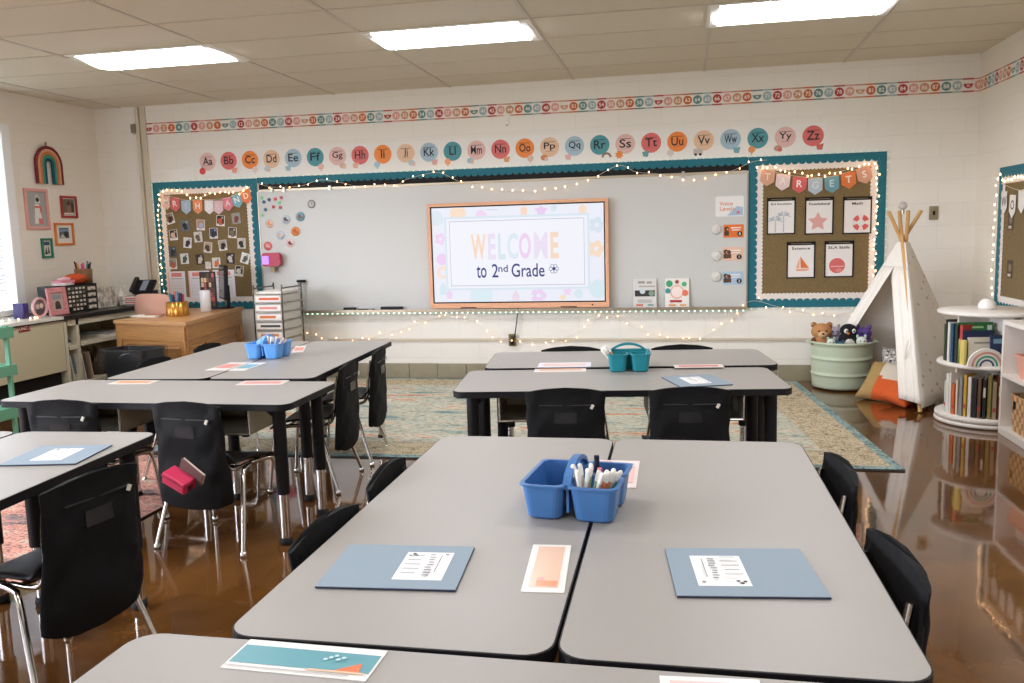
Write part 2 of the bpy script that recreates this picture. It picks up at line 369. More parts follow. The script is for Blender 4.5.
# ------------------------------------------------------------------ front wall: number line
def F(p, off=0.): return on_y(p, D-off)
NC = ['#b5413c', '#dfa49a', '#cf9a78', '#cc6a33', '#5f8f8c', '#9fb9bd']
nl = thing('number_line', 'paper number line strip of coloured circles along the top of the front wall', 'number line'); nl2 = thing('number_line', 'end of the number line strip turning the corner onto the right-hand wall', 'number line')
zt0, zb0 = F((144.7, 122.6)), F((144.7, 135.6)); zt1, zb1 = F((982, 77.8)), F((982, 91))
NH = .5*((zt0.z-zb0.z)+(zt1.z-zb1.z)); nx0 = zt0.x; NW = (XR-nx0)/91.6
def number_cards(M, n0, n1, z0, z1, L):
    mb = MB(); mb.M = M
    mb.prism([(0, -NH/2+z0), (L, -NH/2+z1), (L, NH/2+z1), (0, NH/2+z0)], 0, .0015, P('#efe9e0'))
    for k in range(n0, n1):
        x = (k-n0+.5)*NW; c = P(NC[k % 6]); zc = z0+(z1-z0)*x/L
        mb.rect(x, zc+NH/2-.008, NW, .012, .002, c); mb.rect(x, zc-NH/2+.008, NW, .012, .002, c)
        if k % 10 == 0: mb.poly([(x+NW*.44*math.cos(a), zc+.012+NW*.46*math.sin(a)) for a in [PI+PI*i/10 for i in range(11)]], .002, c)
        else: mb.disc(x, zc, NW*.45, .002, c, 16)
        mb.text(str(k), x, zc-(.006 if k % 10 == 0 else 0), .020 if k % 10 == 0 else .034, .0026, P('#f6efe6'), .012)
    return mb
zc0, zc1 = (zt0.z+zb0.z)/2, (zt1.z+zb1.z)/2
number_cards(frame_front(nx0, 0, .002), 0, 92, zc0, zc1, XR-nx0-.002).build('number_strip', nl)
number_cards(frame_right(D-.003, 0), 92, 118, zc1, zc1-.02, 26*NW).build('number_strip', nl2)
# ------------------------------------------------------------------ alphabet cards
AC = ['#e6bfb8', '#dc6f6c', '#ee8a3e', '#eac3a2', '#a9c3d2', '#4f97a0']
seq = [0, 1, 2, 3, 4, 5, 0, 1, 2, 3, 4, 5, 0, 1, 2, 3, 4, 5, 0, 1, 2, 3, 4, 5, 0, 1]
CN = ['pale pink', 'coral red', 'orange', 'peach', 'light blue', 'teal']
IC = ['#d2483a', '#e79a85', '#e7d8d6', '#bcd3d8', '#9dc0cc', '#e8b6ac', '#d9b4a5', '#e9b29a', '#a8c6d2', '#b7cfd6', '#e2b3ac', '#f0a878', '#a9c3d2', '#e0a070', '#e3c1b6', '#d98b52', '#e5b7b3', '#8a6f5c', '#e88f45', '#6ea3a6', '#dcd0c8', '#c9bdb4', '#74a8b2', '#e59a62', '#c49a84', '#cf6a5c']
za, zz = F((208, 164)), F((813, 138.5))
stepx = (zz.x-za.x)/25
for i in range(26):
    x = za.x+stepx*i; z = za.z+(zz.z-za.z)*i/25; L = chr(65+i)+chr(97+i); c = P(AC[seq[i]]); ic = P(IC[i]); q = -.052 if i % 2 else .05
    it = [('c', 0, .022, .088, c), ('r', 0, .068, .10, .004, INK), ('r', 0, -.016, .07, .003, P('#8c6a60')), ('t', L, 0, .026, .074, INK, .014, None if L in ('Ii', 'Jj', 'Ll') else .105)]
    q = [-.06, .055, .05, -.05][i % 4]
    if i == 0: it += [('c', -.062, -.068, .034, ic), ('r', -.062, -.032, .006, .02, P('#6a4a2e'))]
    elif i == 21: it += [('r', -.05, -.07, .08, .05, ic), ('c', -.07, -.096, .012, INK), ('c', -.03, -.096, .012, INK)]
    elif i == 17: it += [('o', .06, -.09, .026, .045, ic, 0, PI)]
    elif i == 18: it += [('p', [(-.055+(.042 if k % 2 else .026)*math.cos(k*PI/8), -.07+(.042 if k % 2 else .026)*math.sin(k*PI/8)) for k in range(16)], ic)]
    elif i % 3 == 0: it += [('c', q, -.07, .034, ic, .026), ('c', q+.018, -.082, .018, P(AC[seq[(i+3) % 26]]))]
    elif i % 3 == 1: it += [('p', [(q-.03, -.055), (q+.034, -.045), (q+.02, -.10), (q-.02, -.095)], ic)]
    else: it += [('c', q, -.072, .03, ic), ('r', q, -.10, .012, .03, ic)]
    card('alphabet_card', 'alphabet card reading %s in a %s circle' % (L, CN[seq[i]]), 'alphabet card', frame_front(x, z, .001), stepx-.003, .262, WHITE, it, group='alphabet cards above the whiteboard')
# ------------------------------------------------------------------ whiteboard
tl, tr = F((259.3, 192.8)), F((745.7, 172.5)); bl_, br_ = F((299, 312)), F((749, 308))
WBX0, WBX1 = tl.x, tr.x+.01; WBT = (tl.z+tr.z)/2; WBB = (bl_.z+br_.z)/2+.015
wb = thing('whiteboard', 'long white dry erase board behind the big screen', 'whiteboard')
MB().bx(WBX0, WBX1, D-.022, D-.002, WBB, WBT, mat('whiteboard_gloss', '#cdcdc9', .35)).build('board_surface', wb)
ALU = mat('aluminium', '#b5a893', .35, .8)
f = MB(); f.bx(WBX0, WBX1, D-.028, D-.002, WBT, WBT+.022, ALU).bx(WBX0-.012, WBX0, D-.028, D-.002, WBB, WBT, ALU).bx(WBX1, WBX1+.012, D-.028, D-.002, WBB, WBT, ALU); f.build('board_frame', wb)
f = MB(); f.bx(WBX0, WBX1, D-.09, D-.002, WBB-.012, WBB, ALU).bx(WBX0, WBX1, D-.094, D-.088, WBB-.022, WBB+.008, ALU); f.build('marker_tray', wb)
for px in (261.5, 274, 321, 683):
    p = F((px, 0)); f = MB(); f.bx(p.x-.012, p.x+.012, D-.04, D-.028, WBT-.01, WBT+.035, STEEL); f.build('map_clip', wb)
# black header and the scalloped teal border above it
ZT0, ZT1 = F((153.2, 184.5)).z, F((886.4, 151.4)).z
BT = (ZT0+ZT1)/2+.008                                     # top of the long border
tag(MB().bx(WBX0, WBX1+.02, D-.004, D-.001, WBT+.02, BT-.03, mat('black_paper', '#1d1b1d', .9)).build('header_paper'), 'black paper strip between the whiteboard and the teal border', 'paper strip')
def scallop(mb, a, b, w, r, z, m, side=1):
    # flat border strip from a to b (local 2D), width w, scallops bulging to the given side
    a, b = Vector(a), Vector(b); d = (b-a); L = d.length; d /= L; nrm = Vector((-d.y, d.x))*side
    n = max(1, round(L/(2*r))); r = L/n/2
    vs = []; bot = []
    for i in range(n):
        for k in range(7 if i < n-1 else 8):
            t = PI*k/7; u = i*2*r + r - r*math.cos(t); h = w + r*.75*math.sin(t)
            bot.append(u)
            vs.append((a+d*u+nrm*h, a+d*u))
    v = []
    for p, q in vs: v += [(p.x, p.y, z), (q.x, q.y, z)]
    k = len(vs)
    mb.add(v, [(2*i, 2*i+1, 2*i+3, 2*i+2) if side > 0 else (2*i+2, 2*i+3, 2*i+1, 2*i) for i in range(k-1)], m)
CORK = mat('burlap', '#86704a', .95, noise=.25, nscale=150, bump=.5, bscale=400)
SCW = mat('scallop_white', '#ebe2da', .7)
mb = MB(); mb.M = frame_front(0, 0, .006); scallop(mb, (WBX0-.012, BT+.006), (WBX1+.012, BT+.006), .048, .033, 0, TEAL, -1)
tag(mb.build('border_strip'), 'long teal scalloped border strip above the whiteboard', 'border')
def board(name, label, M, x0, x1, z0, z1, sides='tblr', tz=None):
    t = thing(name, label, 'bulletin board', group=None)
    mb = MB(); mb.M = M; mb.prism([(x0, z0), (x1, z0), (x1, z1), (x0, z1)], 0, .006, CORK); mb.build('burlap_backing', t)
    for nm, ins, w, zz, m in (('white_border', .072, .052, .0075, SCW), ('teal_border', 0, .055, .010, TEAL)):
        mb = MB(); mb.M = M; i = ins*.0
        r = .030 if m is TEAL else .016; ww = w if m is TEAL else w+.062
        if 't' in sides: scallop(mb, (x0, z1), (x1, z1), ww, r, zz, m, -1)
        if 'b' in sides: scallop(mb, (x0, z0), (x1, z0), ww, r, zz+.0004, m, 1)
        if 'l' in sides: scallop(mb, (x0, z0), (x0, z1), ww, r, zz+.0008, m, -1)
        if 'r' in sides: scallop(mb, (x1, z0), (x1, z1), ww, r, zz+.0012, m, 1)
        mb.build(nm, t)
    return t
LBX0 = F((153.5, 190)).x; LBX1 = WBX0-.014; LBZ0 = F((200, 309)).z
RBX0 = WBX1+.014; RBX1 = F((886.6, 155)).x; RBZ0 = F((800, 307)).z
FR0 = frame_front(0, 0, .001)
board('bulletin_board', 'burlap bulletin board covered in small photos behind the wooden desk', FR0, LBX0, LBX1, LBZ0, BT)
board('bulletin_board', 'burlap bulletin board with five black-framed sheets beside the tent', FR0, RBX0, RBX1, RBZ0, BT)
rb0, rb1 = on_x((1001, 168), XR), on_x((996, 304), XR)
RBY = (rb0.y+rb1.y)/2; RZ1, RZ0 = rb0.z, rb1.z-.05
FRR = frame_right(0, 0, .001)
board('bulletin_board', 'burlap bulletin board on the right-hand wall, cut by the photo edge', FRR, -RBY, -RBY+1.7, RZ0, RZ1)
# ------------------------------------------------------------------ pennants
def pennants(name, label, M, pts, letters, cols, tc, w, h, sag_pts):
    t = thing(name, label, 'pennant banner')
    cm = MB(); cm.M = M; cm.tube([(p[0], p[1], .016) for p in spline(sag_pts, 5)], .0025, P('#d9c6a8'), 6); cm.build('banner_string', t)
    for (x, y, a), ch, c, k in zip(pts, letters, cols, tc):
        mb = MB(); mb.M = M @ Matrix.Translation((x, y, .014)) @ rotz(a)
        mb.prism([(-w/2, h*.5), (-w/2, -h*.22), (0, -h*.5), (w/2, -h*.22), (w/2, h*.5)][::-1], 0, .0012, P(c)); mb.text(ch, 0, .012, h*.42, .0018, P(k), .02)
        mb.build('pennant', t)
    return t
def fp(px, off=0.): q = F(px, off); return (q.x, q.z)
s8 = lambda x, y: (150+x/8.533, 180+y/8.533)
lp = [(148, 195), (222, 212), (316, 234), (415, 232), (514, 234), (590, 236), (672, 208), (750, 180), (828, 145)]
an = [.10, .08, 0, -.02, -.06, .02, .14, .30, .20]
pw = (F((180, 0)).x-F((171, 0)).x)
pennants('pennant_banner', 'pastel pennant banner with letters across the photo-covered board', FR0, [fp(s8(*p))+(a,) for p, a in zip(lp, an)], 'MRSHOLAND',
    ['#e7bfae', '#d9686a', '#a9bccb', '#e28d5c', '#ece8ea', '#e5c4c4', '#df8290', '#7fb0be', '#e0793f'], ['#f3ece6', '#f3e3df', '#c3d0da', '#f1e6dc', '#f8f8f8', '#ecd2d2', '#f0d6d8', '#e9eef0', '#f4e4d6'], pw*1.08, pw*1.42,
    [fp(s8(*p)) for p in ((100, 120), (222, 150), (316, 172), (415, 168), (514, 168), (590, 170), (672, 150), (750, 120), (860, 70))])
s6 = lambda x, y: (740+x/6.827, 150+y/6.827)
rp = [(186, 192), (290, 222), (404, 240), (512, 250), (626, 238), (740, 210), (848, 175)]
pennants('pennant_banner', 'pastel pennant banner spelling TARGETS', FR0, [fp(s6(*p))+(a,) for p, a in zip(rp, [-.12, -.10, -.04, 0, .05, .10, .22])], 'TARGETS',
    ['#d9a587', '#e7d0cd', '#d5625f', '#b5c3cc', '#6d9fab', '#de7a3c', '#dba387'], ['#efdccb', '#f1e4e2', '#f4eeea', '#d3dadd', '#c2d6da', '#f3e6da', '#f3e8df'], .118, .142,
    [fp(s6(*p)) for p in ((128, 120), (290, 165), (404, 182), (512, 190), (626, 180), (740, 150), (905, 95))])
pr = [(-RBY+.13+k*.17, RZ1-.27+(-.03 if k % 2 else 0), .05*(-1)**k) for k in range(8)]
pennants('pennant_banner', 'white pennant banner on the right-hand wall board', FRR, pr, 'WO      ', ['#ece6df']*8, ['#6d6a66']*8, .12, .17, [(-RBY+.06, RZ1-.12), (-RBY+.6, RZ1-.2), (-RBY+1.5, RZ1-.14)])
for k, (px, lb) in enumerate((((1012, 221), 'small dark photo hanging high on the right-hand board'), ((1011, 269), 'small dark photo hanging low on the right-hand board'))):
    q = on_x(px, XR); card('photo_print', lb, 'photo', frame_right(q.y, q.z, .009), .10, .13, P('#4e4037'), [('c', .01, .01, .03, P('#8a7460')), ('r', 0, -.045, .06, .02, P('#cbbfae'))])
# ------------------------------------------------------------------ instant photos
PH = [(170.5, 218.7, .25, '#8a6a52', '#3c2b24', 'tilted white-edged photo at the left end of the top row'), (185.7, 225.5, .05, '#65717a', '#20252b', 'dark grey photo second along the top row'), (201.2, 225, -.05, '#c98a62', '#a9b6cf', 'orange and lilac photo in the middle of the top row'),
 (221, 220.8, -.1, '#2a2024', '#c4552f', 'black and red photo under the pale pennants'), (236.5, 218.4, .1, '#9c9a90', '#7b3a2f', 'white-topped photo at the right end of the top row'), (174, 235, .05, '#3a2a24', '#d8b9a0', 'portrait photo with dark hair, second from the top at the left edge'),
 (188, 242.7, -.1, '#e3e0db', '#2a2a2c', 'black and white photo below the dark grey one'), (198.6, 237, .05, '#dcd8d2', '#6b5a48', 'pale photo of a figure in white, centre-left of the board'), (214, 233.3, 0, '#3a3f55', '#1d2130', 'dark navy photo in the centre of the board'),
 (232.9, 232.7, -.1, '#4a4538', '#7b6b58', 'dark olive photo to the right of the navy one'), (172.9, 251.7, .05, '#4d5658', '#2b3234', 'slate photo on the left edge, third from the top'), (208.4, 247.4, -.12, '#b9a48c', '#4b3628', 'white-edged brown photo below the navy one'),
 (223.2, 245.3, .1, '#b7a893', '#22201f', 'photo with a dark round shape, right of the brown one'), (242, 243.3, -.05, '#cfc9bd', '#27251f', 'black and cream photo on the right edge'), (185, 258.7, .05, '#dfe0dc', '#4d5a55', 'white and green-grey photo above the calendar pages'),
 (173.4, 264, .02, '#7f8585', '#b4573d', 'photo with a red patch at the lower left corner'), (200.4, 259.3, .08, '#3b2a26', '#d9cdc0', 'dark photo with two pale figures above the pages'), (208.6, 265.2, 0, '#ded3c6', '#ded3c6', 'small pale round sticker just above the middle page'),
 (216.8, 262.9, 0, '#e0d9cf', '#de7437', 'orange and white photo beside the monitor top'), (230.9, 258.2, -.05, '#26231f', '#cfcac0', 'dark photo with a white centre above the monitor'), (245.5, 258.2, -.3, '#e5e6e0', '#59604a', 'tilted white and green photo at the right edge'), (239.7, 271, -.15, '#2b2723', '#d8d2c6', 'tilted black photo right of the monitor')]
for k, (px, py, a, c1, c2, lb) in enumerate(PH):
    q = F((px, py)); s = .105 if k != 17 else .07
    card('instant_photo', lb, 'photo', frame_front(q.x, q.z, .008) @ rotz(a), s*.86, s, P('#ece9e4') if k % 3 != 1 else P(c1), [('r', 0, .01, s*.74, s*.74, P(c1)), ('c', .006*(-1)**k, 0, s*.24, P(c2)), ('r', -.004*(-1)**k, -.028, s*.36, s*.24, P(c2)), ('r', .02, .03, s*.2, s*.18, P('#b7a892' if k % 2 else '#8f9aa0'))], t=.0012, group='small photos pinned to the board')
for (x0, x1, y0, y1, lb) in ((168.5, 187.2, 271.5, 298, 'white calendar page with pink heading, leftmost of the three pages'), (188.6, 211.5, 271, 298, 'white calendar page with pink heading behind the photo collage'), (213, 236.5, 270, 297.5, 'white calendar page with pink heading partly behind the monitor')):
    q0, q1 = F((x0, y0)), F((x1, y1)); w, h = q1.x-q0.x, q0.z-q1.z
    it = [('r', 0, h/2-.035, w*.62, .04, P('#e0887c')), ('r', 0, h/2-.075, w*.75, .008, P('#a9a4a8'))]
    it += [('r', 0, h/2-.11-.032*k, w*.78, .0025, P('#c5c0c4')) for k in range(5)] + [('r', -w*.36+w*.12*k, -.03, .0025, h*.6, P('#c5c0c4')) for k in range(7)] + [('r', -w/2+.009, 0, .014, h*.97, P('#ecc2b8'))]
    card('calendar_page', lb, 'calendar', frame_front((q0.x+q1.x)/2, (q0.z+q1.z)/2, .008), w, h, P('#efeaec'), it)
# ------------------------------------------------------------------ framed sheets on the right board
def poster(px, title, lb, art):
    x0, y0, x1, y1 = px; q0, q1 = F((x0, y0)), F((x1, y1)); w, h = q1.x-q0.x, q0.z-q1.z
    t = thing('poster_pocket', lb, 'poster', group='black-framed sheets on the right board')
    M = frame_front((q0.x+q1.x)/2, (q0.z+q1.z)/2, .008)
    mb = MB(); mb.M = M; b = .011
    mb.bx(-w/2, w/2, h/2-.03, h/2, 0, .005, BLACK).bx(-w/2, w/2, -h/2, -h/2+b, 0, .005, BLACK).bx(-w/2, -w/2+b, -h/2, h/2, 0, .005, BLACK).bx(w/2-b, w/2, -h/2, h/2, 0, .005, BLACK)
    mb.bx(-w*.36, w*.36, h/2-.019, h/2-.014, .005, .0065, mat('pocket_clip', '#8d7c5c', .3, .6)); mb.build('pocket_frame', t)
    mb = MB(); mb.M = M; mb.bx(-w/2+b, w/2-b, -h/2+b, h/2-.03, 0, .002, P('#efeae6')); tw = min(w*.72, .022*len(title))
    shapes(mb, [('t', title, 0, h/2-.058, .022, P('#2f2b2a'), .02, tw)]+art(w, h), .002); mb.build('printed_sheet', t)
pal = P('#b7bec6')
def palm(w, h):
    it = []
    for cx, cy in ((.02, .0), (-.05, -.04)):
        it += [('p', [(cx-.004, -h*.44), (cx+.006, -h*.44), (cx+.004, cy), (cx-.002, cy)], pal)]
        for k in range(6):
            a = PI*(k/5)*1.1-.15; it.append(('p', [(cx, cy+.004), (cx+.035*math.cos(a), cy+.028*math.sin(a)+.016), (cx+.068*math.cos(a), cy+.04*math.sin(a)-.008), (cx+.03*math.cos(a), cy+.02*math.sin(a)+.002)], pal))
    return it
def starf(w, h, c='#e5aaa3', r=.085):
    return [('p', [(-.01+(r if k % 2 == 0 else r*.5)*math.cos(PI/2+k*PI/5), -h*.16+(r if k % 2 == 0 else r*.5)*math.sin(PI/2+k*PI/5)) for k in range(10)], P(c))]
def lifering(w, h):
    it = [('o', .03, -h*.2, .03, .068, P('#f0e2de'))]
    for k in range(4): a = PI/4+k*PI/2; it.append(('o', .03, -h*.2, .029, .069, P('#d9615a'), a-.45, a+.45))
    return it
def sail(w, h): return [('p', [(-.005, h*.1), (.068, -h*.22), (.0, -h*.22)], P('#e0742f')), ('p', [(-.012, h*.06), (-.012, -h*.22), (-.04, -h*.22)], P('#ebb093')), ('p', [(-.045, -h*.24), (.072, -h*.24), (.05, -h*.3), (-.03, -h*.3)], P('#e9a98e'))]
def ball(w, h): return [('c', -.015, -h*.18, .066, P('#d96a66')), ('r', -.01, -h*.2, .11, .006, P('#efd5cf')), ('p', [(-.03, -h*.29), (.0, -h*.24), (.035, -h*.28), (.02, -h*.36), (-.02, -h*.37)], P('#e38a80'))]
poster((767, 198, 795, 234), 'ELA Knowledge', 'black-framed sheet with a pale grey palm tree', palm)
poster((805, 197.5, 833, 234), 'Foundational', 'black-framed sheet with a pink starfish', starf)
poster((843, 197, 871, 233.5), 'Math', 'black-framed sheet with a red life ring, titled Math', lifering)
poster((786.8, 242, 814.6, 278), 'Science', 'black-framed sheet with an orange sailboat, titled Science', sail)
poster((824.5, 241, 853, 277), 'ELA Skills', 'black-framed sheet with a red beach ball, titled ELA Skills', ball)
# ------------------------------------------------------------------ magnets and cards on the whiteboard
WBO = .0225
s7 = lambda x, y: (255+x/7.589, 180+y/7.589)
mg = [(60, 135, '#7fd08a', 'light green'), (78, 168, '#1f4a6b', 'navy'), (117, 150, '#1c4563', 'navy'), (163, 146, '#c0392b', 'red'), (208, 136, '#b0302a', 'red'), (192, 172, '#7fd08a', 'light green'), (150, 204, '#a3302c', 'dark red'), (202, 209, '#a3302c', 'dark red'), (90, 225, '#20506f', 'navy'), (66, 268, '#93d79c', 'light green')]
wh = ['topmost of its colour', 'upper left of its colour', 'in the top row of the cluster', 'left of the two in the top row', 'at the right end of the top row', 'in the middle of the cluster', 'left of the two in the lower row', 'right of the two in the lower row', 'lowest of its colour', 'at the bottom of the cluster']
for (x, y, c, n), q in zip(mg, wh):
    p = F(s7(x, y)); o = MB(); o.M = frame_front(p.x, p.z, WBO) @ rotz(PI/4 if n == 'navy' else 0); o.prism(rrect(.03, .03, .006), 0, .008, mat('magnet_'+c, c, .35)); tag(o.build('magnet', bevel=.002), '%s square magnet, %s' % (n, q), 'magnet', 'small square magnets on the whiteboard')
cm = [(437, 183, .040, '#8c8d86', '#c9c9c2', 'grey round dial magnet standing apart'), (353, 278, .046, '#7fb0bf', '#8b5a3c', 'blue round badge with a brown picture'), (245, 300, .044, '#cfdbe6', '#5d4a48', 'pale blue round badge with a dark bird shape'), (317, 390, .046, '#ea9a58', '#c9572c', 'plain orange round badge near the centre of the group'), (203, 420, .042, '#c7d6e6', '#e2b68c', 'pale blue and tan round badge'), (120, 332, .042, '#f0d8c8', '#e5925c', 'peach round badge with an orange shape'), (278, 480, .042, '#f1d6d8', '#7a2d2b', 'pink round badge with a dark red figure'), (108, 500, .044, '#df7d7d', '#eda9a5', 'coral round badge just above the red device')]
for x, y, r, c1, c2, lb in cm:
    p = F(s7(x, y)); o = MB(); o.M = frame_front(p.x, p.z, WBO); o.lathe((0, 0, 0), [(0, 0), (r, 0), (r, .005), (0, .005)], mat('badge_'+c1, c1, .4), 24)
    shapes(o, [('c', -.006, .004, r*.42, P(c2)), ('r', .012, -.008, r*.5, r*.35, P(c2)), ('c', .016, .012, r*.25, P(c1))] if 'dial' not in lb else [('c', 0, 0, r*.72, P(c2)), ('r', .006, .006, .006, r*.8, P('#5d5e58'))], .005); tag(o.build('round_magnet'), lb, 'magnet', 'round badges on the whiteboard')
s5 = lambda x, y: (625+x/5.464, 190+y/5.464)
def wcard(x0, y0, x1, y1): a, b = F(s5(x0, y0)), F(s5(x1, y1)); return (a.x+b.x)/2, (a.z+b.z)/2, b.x-a.x, a.z-b.z
x, z, w, h = wcard(494, 36, 648, 143)
card('wall_card', 'white rounded card reading Voice Levels above the coloured strips', 'sign', frame_front(x, z, WBO), w, h, P('#eeebe8'), [('p', [(-.02, -h*.45), (w*.47, -h*.45), (w*.47, -.01), (w*.25, .0), (.02, -h*.22)], P('#a9c0d6')), ('t', 'Voice', -.03, .025, .036, P('#e09377'), .015), ('t', 'Levels', -.02, -.02, .036, P('#e09377'), .015), ('c', w*.3, -h*.3, .012, P('#e06a6a'))], r=.02)
for k, (b, c, nm, num, t1) in enumerate((((537, 190, 648, 258), '#e5762f', 'orange', '0', 'silent'), ((532, 313, 645, 384), '#e8c0a6', 'peach', '1', 'whisper'), ((532, 446, 645, 515), '#a9c3d8', 'light blue', '2', 'talk'))):
    x, z, w, h = wcard(*b)
    it = [('c', -w*.34, .02, .02, P('#4d3626')), ('r', -w*.34, -.02, .04, .04, P('#4d3626')), ('c', -w*.30, .016, .009, P('#c79a74'))]
    if k: it += [('c', -w*.18, .016, .018, P('#5d3a2a')), ('r', -w*.18, -.02, .036, .036, P('#5d3a2a'))]
    it += [('c', w*.30, -h*.22, .022, INK), ('t', num, w*.30, -h*.22, .024, P('#ffffff'), .01), ('r', w*.12, h*.25, w*.5, .010, P('#f7efe8')), ('r', w*.12, h*.08, w*.42, .008, P('#f7efe8'))]
    card('wall_card', '%s strip card numbered %s on the whiteboard' % (nm, num), 'sign', frame_front(x, z, WBO), w, h, P(c), it, r=.008)
for (px, py), lb in zip(((497, 214), (499, 360), (498, 472)), ('white round push light beside the orange card', 'white round push light beside the peach card', 'white round push light beside the light blue card')):
    p = F(s5(px, py)); o = MB(); o.M = frame_front(p.x, p.z, WBO); o.lathe((0, 0, 0), [(0, 0), (.043, 0), (.043, .012), (.036, .02), (.034, .019), (.022, .027), (0, .030)], mat('push_light', '#d9d6cf', .35), 28); tag(o.build('push_light'), lb, 'push light', 'push lights on the whiteboard')
# books leaning on the tray
def tray_book(px0, px1, lb, base, items):
    a, b = on_y(px0, D-.05), on_y(px1, D-.05); w, h = b.x-a.x, a.z-WBB
    t = thing('picture_book', lb, 'book', ((a.x+b.x)/2, D-.062, WBB+.0005))
    mb = MB(); mb.M = Matrix.Rotation(PI/2-.10, 4, 'X') @ Matrix.Translation((0, h/2, 0)); mb.bx(-w/2, w/2, -h/2, h/2, -.01, 0, base); shapes(mb, items(w, h), 0); mb.build('book_cover', t)
    mb = MB(); mb.M = Matrix.Rotation(PI/2-.10, 4, 'X') @ Matrix.Translation((0, h/2, 0)); mb.bx(-w/2+.004, w/2+.001, -h/2+.003, h/2-.003, -.008, -.002, P('#e9e2d4')); mb.build('page_block', t)
tray_book((633, 279), (656.5, 308), 'grey picture book on the tray, left of the two', P('#d8d5cf'), lambda w, h: [('r', -.03, h*.38, w*.3, .022, P('#9c9894')), ('r', .04, h*.37, w*.22, .02, P('#9c9894')), ('r', .02, h*.24, w*.7, .012, P('#a9a5a0')), ('r', 0, .0, w*.85, .055, P('#2f2f2f')), ('c', -.02, .02, .025, P('#c9d4d8')), ('c', .06, .0, .025, P('#7f9a84')), ('r', 0, -.07, w*.6, .03, P('#bfbbb5')), ('r', -w*.22, -h*.4, w*.3, .016, P('#d9705c')), ('r', w*.25, -h*.4, w*.25, .012, P('#5f9a9a'))])
tray_book((665, 278.5), (689, 307.5), 'white picture book with bright spots on the tray, right of the two', P('#ece7e0'), lambda w, h: [('o', 0, .01, .05, .062, P('#ebb3a0')), ('c', 0, .01, .048, P('#f6e4dc')), ('c', -w*.32, h*.32, .03, P('#37a06a')), ('c', w*.3, h*.3, .022, P('#4fae7a')), ('c', .0, h*.38, .018, P('#a0563a')), ('c', -w*.38, .02, .024, P('#3f9a9a')), ('c', w*.34, -.0, .028, P('#e8785c')), ('r', -.01, -h*.28, w*.5, .022, P('#b8373a')), ('r', -w*.2, -h*.41, w*.3, .014, P('#e89a4c')), ('r', w*.25, -h*.41, w*.25, .014, P('#e89a4c'))])
for px0, px1, h, lb in ((344, 355.5, .03, 'short black felt eraser on the board tray'), (381, 402.5, .034, 'long black felt eraser on the board tray')):
    a, b = on_y((px0, 310), D-.06), on_y((px1, 310), D-.06)
    t = thing('board_eraser', lb, 'eraser', ((a.x+b.x)/2, D-.055, WBB)); w = b.x-a.x
    MB().bx(-w/2, w/2, -.022, .022, .008, h, BLACK).build('eraser_grip', t, .004); MB().bx(-w/2+.004, w/2-.004, -.021, .021, .0005, .008, mat('felt', '#3b3a3a', 1)).build('felt_pad', t)
for px0, lb, c in ((363, 'dark marker lying on the board tray', '#2b2b2f'), (369, 'grey marker lying on the board tray', '#77726c')):
    a = on_y((px0, 310), D-.06); MBm = MB().cyl((-.05, 0, .008), (.03, 0, .008), .0075, P(c)).cyl((.03, 0, .008), (.055, 0, .008), .0085, P('#1d1d1f')); tag(MBm.build('marker', loc=(a.x, D-.06, WBB)), lb, 'marker')
# ------------------------------------------------------------------ big screen
TVY = D-.09
tlp, trp, blp, brp = on_y((427.3, 204.2), TVY), on_y((607.7, 197.6), TVY), on_y((430.5, 308.8), TVY), on_y((609.8, 306.8), TVY)
X0, X1, Z1, Z0 = (tlp.x+blp.x)/2, (trp.x+brp.x)/2, (tlp.z+trp.z)/2, (blp.z+brp.z)/2
t = thing('interactive_screen', 'big wall screen reading WELCOME to 2nd Grade in a peach wooden frame', 'screen', ((X0+X1)/2, TVY, (Z0+Z1)/2))
w, h = X1-X0, Z1-Z0
M = Matrix(((1, 0, 0, 0), (0, 0, -1, 0), (0, 1, 0, 0), (0, 0, 0, 1)))
FRM = mat('peach_frame', '#e5ab86', .45); mb = MB(); mb.M = M; b = .030; bb = .048
mb.bx(-w/2, w/2, h/2-b, h/2, -.05, .012, FRM).bx(-w/2, w/2, -h/2, -h/2+bb, -.05, .012, FRM).bx(-w/2, -w/2+b, -h/2+bb, h/2-b, -.05, .012, FRM).bx(w/2-b, w/2, -h/2+bb, h/2-b, -.05, .012, FRM)
for xx in (-w*.28, w*.28): mb.bx(xx-.075, xx+.075, -h/2+.004, -h/2+.012, .012, .016, BLACK)
mb.cyl((w*.41, -h/2+.024, .012), (w*.41, -h/2+.024, .016), .007, BLACK); mb.build('screen_frame', t, .003)
mb = MB(); mb.M = M; mb.bx(-w/2+b, w/2-b, -h/2+bb, h/2-b, -.045, .001, BLACK); mb.bx(-w*.3, w*.3, -h*.3, h*.3, -.066, -.04, BLACK); mb.build('screen_back', t)
sw, sh = w-2*b-.024, h-b-bb-.024; cy = (bb-b)/2
S = lambda c: E('#%02x%02x%02x' % tuple(int(int(c[i:i+2], 16)*.72+.28*255*q) for i, q in ((1, .97), (3, .97), (5, 1))) if c != '#232a7c' else c, SCRS)
SCRS = .76
mb = MB(); mb.M = M @ Matrix.Translation((0, cy, .0015)); mb.rect(0, 0, sw, sh, 0, S('#eceffb'))
rs = random.Random(3); it = []
